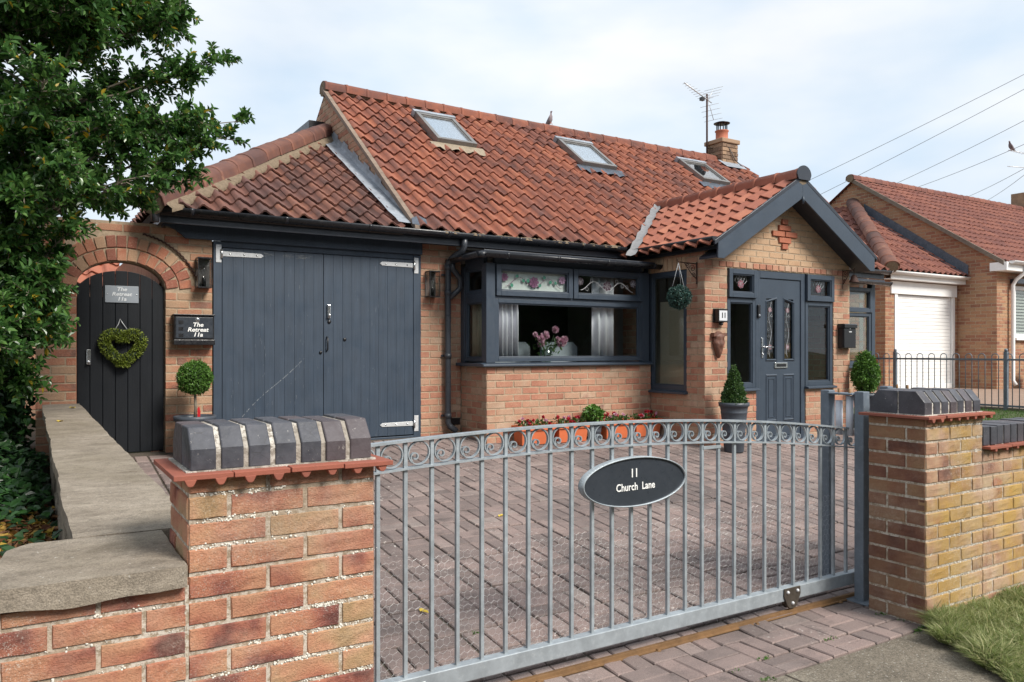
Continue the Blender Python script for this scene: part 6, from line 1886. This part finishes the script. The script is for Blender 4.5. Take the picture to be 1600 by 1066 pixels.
bx('bay_canopy', m_fascia, N, 18.3, 20.8, 8.70, 8.86, 2.92, 3.02, .004)
bx('room_back', m_room, N, 18.2, 21, 9.6, 9.65, 1.5, 3.0)
cn = bx('chimney', m_chim, N, 26.08, 26.7, 12.0, 12.6, 4.8, 6.32)
# second aerial with a bird, on the right edge
aq = aerial((26.13, 11.95, 5.9), (26.13, 11.95, 7.50), (-1, .1, .02), 1.5, 'tall aerial with a perched bird at the right edge above the neighbouring roof', 8)
MB().tube([(26.13, 11.95, 7.02), (24.75, 12.05, 6.92)], .012, 6).build('boom', m_zinc, aq)
pigeon((24.98, 12.06, 7.415), math.radians(180), .85, 'small grey bird sitting on the aerial at the right edge', -6)
# overhead wires
m_wire = paint('grey_wire', (.16, .165, .17), .6)
wires = [((21.02, 16, 6.85), (23.47, 11, 9.13)), ((21.49, 16, 6.43), (23.47, 11, 8.72)), ((25.81, 16, 7.33), (23.47, 11, 7.85)), ((26.97, 16, 7.28), (22.85, 11, 6.97)), ((30.1, 16, 7.24), (23.47, 11, 6.52)), ((31.5, 16, 7.26), (23.47, 11, 6.34))]
wl = ['topmost', 'second', 'third', 'fourth', 'fifth', 'lowest']
for k, (a, b) in enumerate(wires):
    a, b = Vector(a), Vector(b); pts = []
    for i in range(25):
        t = -.25+i/24*1.9; p = a.lerp(b, t); p.z += -.10*(1-((t-.7)/.95)**2)+.06; pts.append(tuple(p))
    o = MB().tube(pts, .007, 5).build('overhead_wire', m_wire, None)
    tag(o, 'thin overhead wire crossing the sky at right, '+wl[k]+' of six', 'wire', 'overhead wires')
# ------------------------------------------------------------------ bow top fence on the boundary
FXX = 11.95
f = thing('bow_top_fence', (FXX, 6.2, .6), 'grey bow topped metal fence between the lawn and the neighbouring drive', 'fence')
for y in (7.53, 5.84, 4.15):
    bx('post', m_galvd, f, FXX-.025, FXX+.025, y-.025, y+.025, .58, 1.44, .003)
    MB().lathe([(0, .045), (.018, .04), (.026, .02), (.018, 0), (0, 0)], (FXX, y, 1.44), 12).build('post_cap', m_galvd, f)
for z in (1.325, .66): bx('rail', m_galvd, f, FXX-.006, FXX+.006, 4.15, 8.25, z-.014, z+.014)
y = 4.25
while y < 8.2:
    w_ = .094
    pts = [(FXX, y, .62), (FXX, y, 1.365)]+[(FXX, y+w_/2-math.cos(PI*i/10)*w_/2, 1.365+math.sin(PI*i/10)*w_/2) for i in range(1, 10)]+[(FXX, y+w_, 1.365), (FXX, y+w_, .62)]
    MB().tube(pts, .0065, 7).build('bow', m_galvd, f)
    y += .188
t = thing('basket_plant', (19.2, 8.5, .62), 'dark green planter with leaves before the neighbouring window, at the right edge', 'plant')
pot(t, (18.75, 8.45, .62), .12, .20, .30, 1, m_pot)
lv = MB(); leafcloud(lv, ball_pts((18.75, 8.45, 1.0), .22, .7), 900, .05, .03, .4); lv.build('foliage', m_box, t, recalc=False)

# ------------------------------------------------------------------ holly tree on the left
tree = thing('holly_tree', (-.35, 6.2, .5), 'large glossy holly tree with pale trunk overhanging the arched door', 'tree')
trunk_pts = [(-.40, 6.25, .35), (-.33, 6.22, 1.0), (-.16, 6.2, 1.8), (.05, 6.2, 2.5), (.10, 6.2, 3.2), (.06, 6.25, 4.2), (.0, 6.3, 5.4)]
MB().tube(trunk_pts, [.085, .07, .06, .045, .038, .03, .015], 12).build('trunk', m_bark, tree)
def on_trunk(z):
    for a, b in zip(trunk_pts, trunk_pts[1:]):
        if a[2] <= z <= b[2]:
            t = (z-a[2])/(b[2]-a[2]); return Vector(a).lerp(Vector(b), t)
    return Vector(trunk_pts[-1])
tips = []
# hand placed outer sprays (x, y, z, spread)
for p in [(1.40, 6.05, 3.19, .13), (1.28, 6.0, 3.02, .18), (1.18, 5.9, 3.55, .16), (1.02, 5.8, 3.42, .22), (.92, 5.8, 3.84, .16), (.80, 5.7, 3.70, .22), (1.10, 5.8, 2.90, .2), (.98, 5.7, 3.05, .25), (1.0, 5.9, 2.70, .15), (.85, 5.7, 2.78, .22), (.70, 5.6, 2.62, .18), (.85, 6.0, 4.15, .25), (.65, 6.1, 4.4, .3),
          (.25, 5.7, 2.25, .18), (.15, 5.6, 1.95, .18), (.0, 5.5, 1.80, .18), (.12, 5.5, 1.62, .12), (-.1, 5.6, 2.1, .25), (.75, 6.5, 2.62, .14), (.85, 7.1, 2.66, .10), (-.02, 5.5, 2.45, .25), (.15, 5.3, 2.55, .22), (-.15, 5.3, 1.5, .2)]:
    tips.append((Vector(p[:3]), p[3]))
for k in range(26):
    tips.append((Vector((R.uniform(-.6, .12), R.uniform(5.2, 6.4), R.uniform(1.15, 2.7))), R.uniform(.18, .28)))
for p in [(-.45, 5.6, 4.1, .34), (-.2, 5.4, 4.3, .34), (-.1, 5.8, 3.9, .34), (-.5, 5.9, 3.6, .34), (-.1, 5.5, 3.6, .3), (.15, 5.5, 4.0, .32), (.3, 5.6, 3.6, .3), (-.35, 5.4, 3.2, .32), (-.6, 5.6, 4.6, .34)]:
    tips.append((Vector(p[:3]), p[3]))
while len(tips) < 162:
    p = Vector((R.uniform(-2.3, 1.0), R.uniform(5.0, 7.4), R.uniform(1.6, 5.4)))
    e = ((p.x+.45)/1.55)**2+((p.y-6.2)/1.35)**2+((p.z-3.6)/2.1)**2
    if e > 1 or e < .16: continue
    if p.z < 2.5 and p.x > .05: continue
    if p.x > .35 and 2.6 < p.z < 2.9: continue
    tips.append((p, R.uniform(.22, .36)))
br_ = MB(); lv = MB()
for (p, s_) in tips:
    z0 = min(5.2, max(1.2, p.z-R.uniform(.1, .7))); a = on_trunk(z0)
    mid = a.lerp(p, .5)+Vector((R.uniform(-.1, .1), R.uniform(-.1, .1), R.uniform(.0, .14)))
    pts = [a, a.lerp(mid, .5)+Vector((0, 0, .03)), mid, mid.lerp(p, .55)+Vector((0, 0, .02)), p]
    br_.tube([tuple(q) for q in pts], [.013, .010, .008, .005, .002], 6)
    main = (p-mid).normalized()
    ntw = int(16+s_*62)
    for k in range(ntw):
        t = R.random()**.7
        b = (mid.lerp(p, t) if R.random() < .8 else a.lerp(mid, .35+.65*R.random()))
        d = (main*.75+rdir()*.85+Vector((0, 0, .12))).normalized(); l_ = R.uniform(.35, 1.0)*s_*(1.15-.6*t)+.05
        e = b+d*l_
        br_.tube([tuple(b), tuple(b.lerp(e, .5)+Vector((0, 0, -.006))), tuple(e)], [.0035, .0028, .0015], 3, False)
        nl = int(9+l_*82)
        for i in range(nl):
            u = .12+.9*(i+R.random())/nl
            q = b.lerp(e, u); ang = i*2.4+R.random()
            o1 = d.orthogonal().normalized(); o2 = d.cross(o1)
            o_ = o1*math.cos(ang)+o2*math.sin(ang)
            ld = (d*.55+o_*.8+rdir()*.35).normalized(); kk = R.uniform(.7, 1.2)
            leaf(lv, q, ld, (Vector((0, 0, 1))+rdir()*.7).normalized(), .052*kk, .025*kk, .3)
br_.build('limbs', m_bark, tree, recalc=False)
lv.build('crown', m_holly, tree, recalc=False)
# small outbuilding seen through the gap over the arched door
ob = thing('outbuilding', (.2, 12.2, .45), 'orange tiled outbuilding glimpsed through the gap above the arched door', 'shed')
brickwall(ob, 'wall', 'Y', 12.0, -1.6, 1.0, .45, 2.35, (), m_brick, m_mortar, 0, .1, .45, 0)
tileroof(ob, 'roof', (-1.7, 11.9, 2.33), (1, 0, 0), (0, 1, .7), 14, 5, .2, .3, m_tilep, (), 0)
# tall hedge across the lane, mirrored in the windows
oh = thing('opposite_hedge', (2, -9.5, 0), 'tall green hedge on the far side of the lane', 'hedge')
lv = MB()
for i in range(9000):
    x = R.uniform(-14, 26); z = R.uniform(0, 1)**.8*(5.6+1.2*noise.noise(Vector((x*.35, 0, 0)))); y = -9.6+.7*noise.noise(Vector((x*.7, z*.7, 2)))+R.uniform(-.3, .2)
    leaf(lv, (x, y, z), (rdir()+Vector((0, .6, 0))).normalized(), (rdir()+Vector((0, .6, .6))).normalized(), .26, .17)
lv.build('foliage', m_ivy, oh, recalc=False)
hb = MB()
for i in range(40):
    xa = -14+i; za, zb = 5.2+1.2*noise.noise(Vector((xa*.35, 0, 0))), 5.2+1.2*noise.noise(Vector(((xa+1)*.35, 0, 0)))
    hb.add([(xa, -9.9, -.05), (xa+1, -9.9, -.05), (xa+1, -10.1, zb), (xa, -10.1, za), (xa, -11.5, -.05), (xa+1, -11.5, -.05), (xa+1, -11.3, zb), (xa, -11.3, za)], [(0, 1, 2, 3), (4, 5, 6, 7), (3, 2, 6, 7)])
hb.build('core', m_core, oh, recalc=False)
# dense dark hedge behind it
hd_ = thing('hedge', (-1.6, 8.2, .5), 'dark shaded hedge and undergrowth beneath the holly tree at the left edge', 'hedge')
def hedge_pt():
    x = R.uniform(-4.2, .02); z = .42+(3.0 if x < -.15 else 2.0)*R.random()**.9
    base = 8.0-.9*max(0, min(1, (1.9-z)/1.5))*(.5+.5*math.sin(x*2.3))*(1 if x < -.2 else .3)
    y = base+.22*noise.noise(Vector((x*2.2, z*2.2, 0)))+R.uniform(-.12, .2)
    return Vector((x, y, z)), Vector((R.uniform(-.3, .3), -1, .2)).normalized()
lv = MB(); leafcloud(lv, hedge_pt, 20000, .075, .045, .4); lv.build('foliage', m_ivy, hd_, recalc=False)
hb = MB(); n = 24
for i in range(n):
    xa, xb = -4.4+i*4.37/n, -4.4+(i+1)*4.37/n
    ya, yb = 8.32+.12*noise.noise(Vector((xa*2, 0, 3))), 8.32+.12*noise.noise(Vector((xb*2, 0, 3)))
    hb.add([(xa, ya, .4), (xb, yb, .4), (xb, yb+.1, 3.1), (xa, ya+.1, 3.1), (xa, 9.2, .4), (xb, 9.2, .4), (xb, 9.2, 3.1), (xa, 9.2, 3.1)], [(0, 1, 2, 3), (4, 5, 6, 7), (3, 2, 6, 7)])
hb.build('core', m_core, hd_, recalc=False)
# ground cover and fallen leaves in the bed
def bed_z(y): return .34+.0312*(y-2.72)
lv = MB()
for i in range(7000):
    x = .10-abs(R.gauss(0, .9)); y = R.uniform(3.2, 8.0)
    if y < 5.4 and R.random() < .86: continue
    hgt = (.02+.22*max(0, noise.noise(Vector((x*1.7, y*1.7, 5)))+.25))*(1 if y > 3.7 else .35)
    d = Vector((R.uniform(-1, 1), R.uniform(-1.2, .6), R.uniform(-.2, .6))).normalized()
    leaf(lv, (x, y, bed_z(y)+R.uniform(.01, hgt+.03)), d, (Vector((0, -.4, 1))+rdir()*.5).normalized(), R.uniform(.04, .085), R.uniform(.03, .06), .15)
tag(lv.build('ground_ivy', m_ivy, None, recalc=False), 'dark ivy ground cover in the bed left of the stone wall', 'ivy', kind='stuff')
lv = MB()
for i in range(3000):
    x = .11-abs(R.gauss(0, .5)); y = R.uniform(2.9, 5.8)
    d = Vector((R.uniform(-1, 1), R.uniform(-1, 1), R.uniform(-.1, .35))).normalized()
    leaf(lv, (x, y, bed_z(y)+R.uniform(.005, .035)), d, (Vector((0, 0, 1))+rdir()*.6).normalized(), R.uniform(.04, .075), R.uniform(.022, .045), .3)
tag(lv.build('leaf_litter', m_litter, None, recalc=False), 'yellow and brown fallen leaves behind the stone coping', 'leaves', kind='stuff')
lv = MB()
for (x, y, z) in ((.30, 7.35, .99), (.16, 6.35, .962), (.60, 5.3, .27), (.66, 4.7, .205), (1.72, 3.72, .103), (3.0, 5.0, .236), (2.2, 6.1, .352)):
    for k in range(2): leaf(lv, (x+R.uniform(-.03, .03), y, z), Vector((R.uniform(-1, 1), R.uniform(-1, 1), .08)).normalized(), Vector((0, 0, 1)), .05, .03, .2, .99)
tag(lv.build('stray_leaves', m_yleaf, None, recalc=False), 'a few single yellow leaves lying on the wall top and drive', 'leaves', kind='stuff')
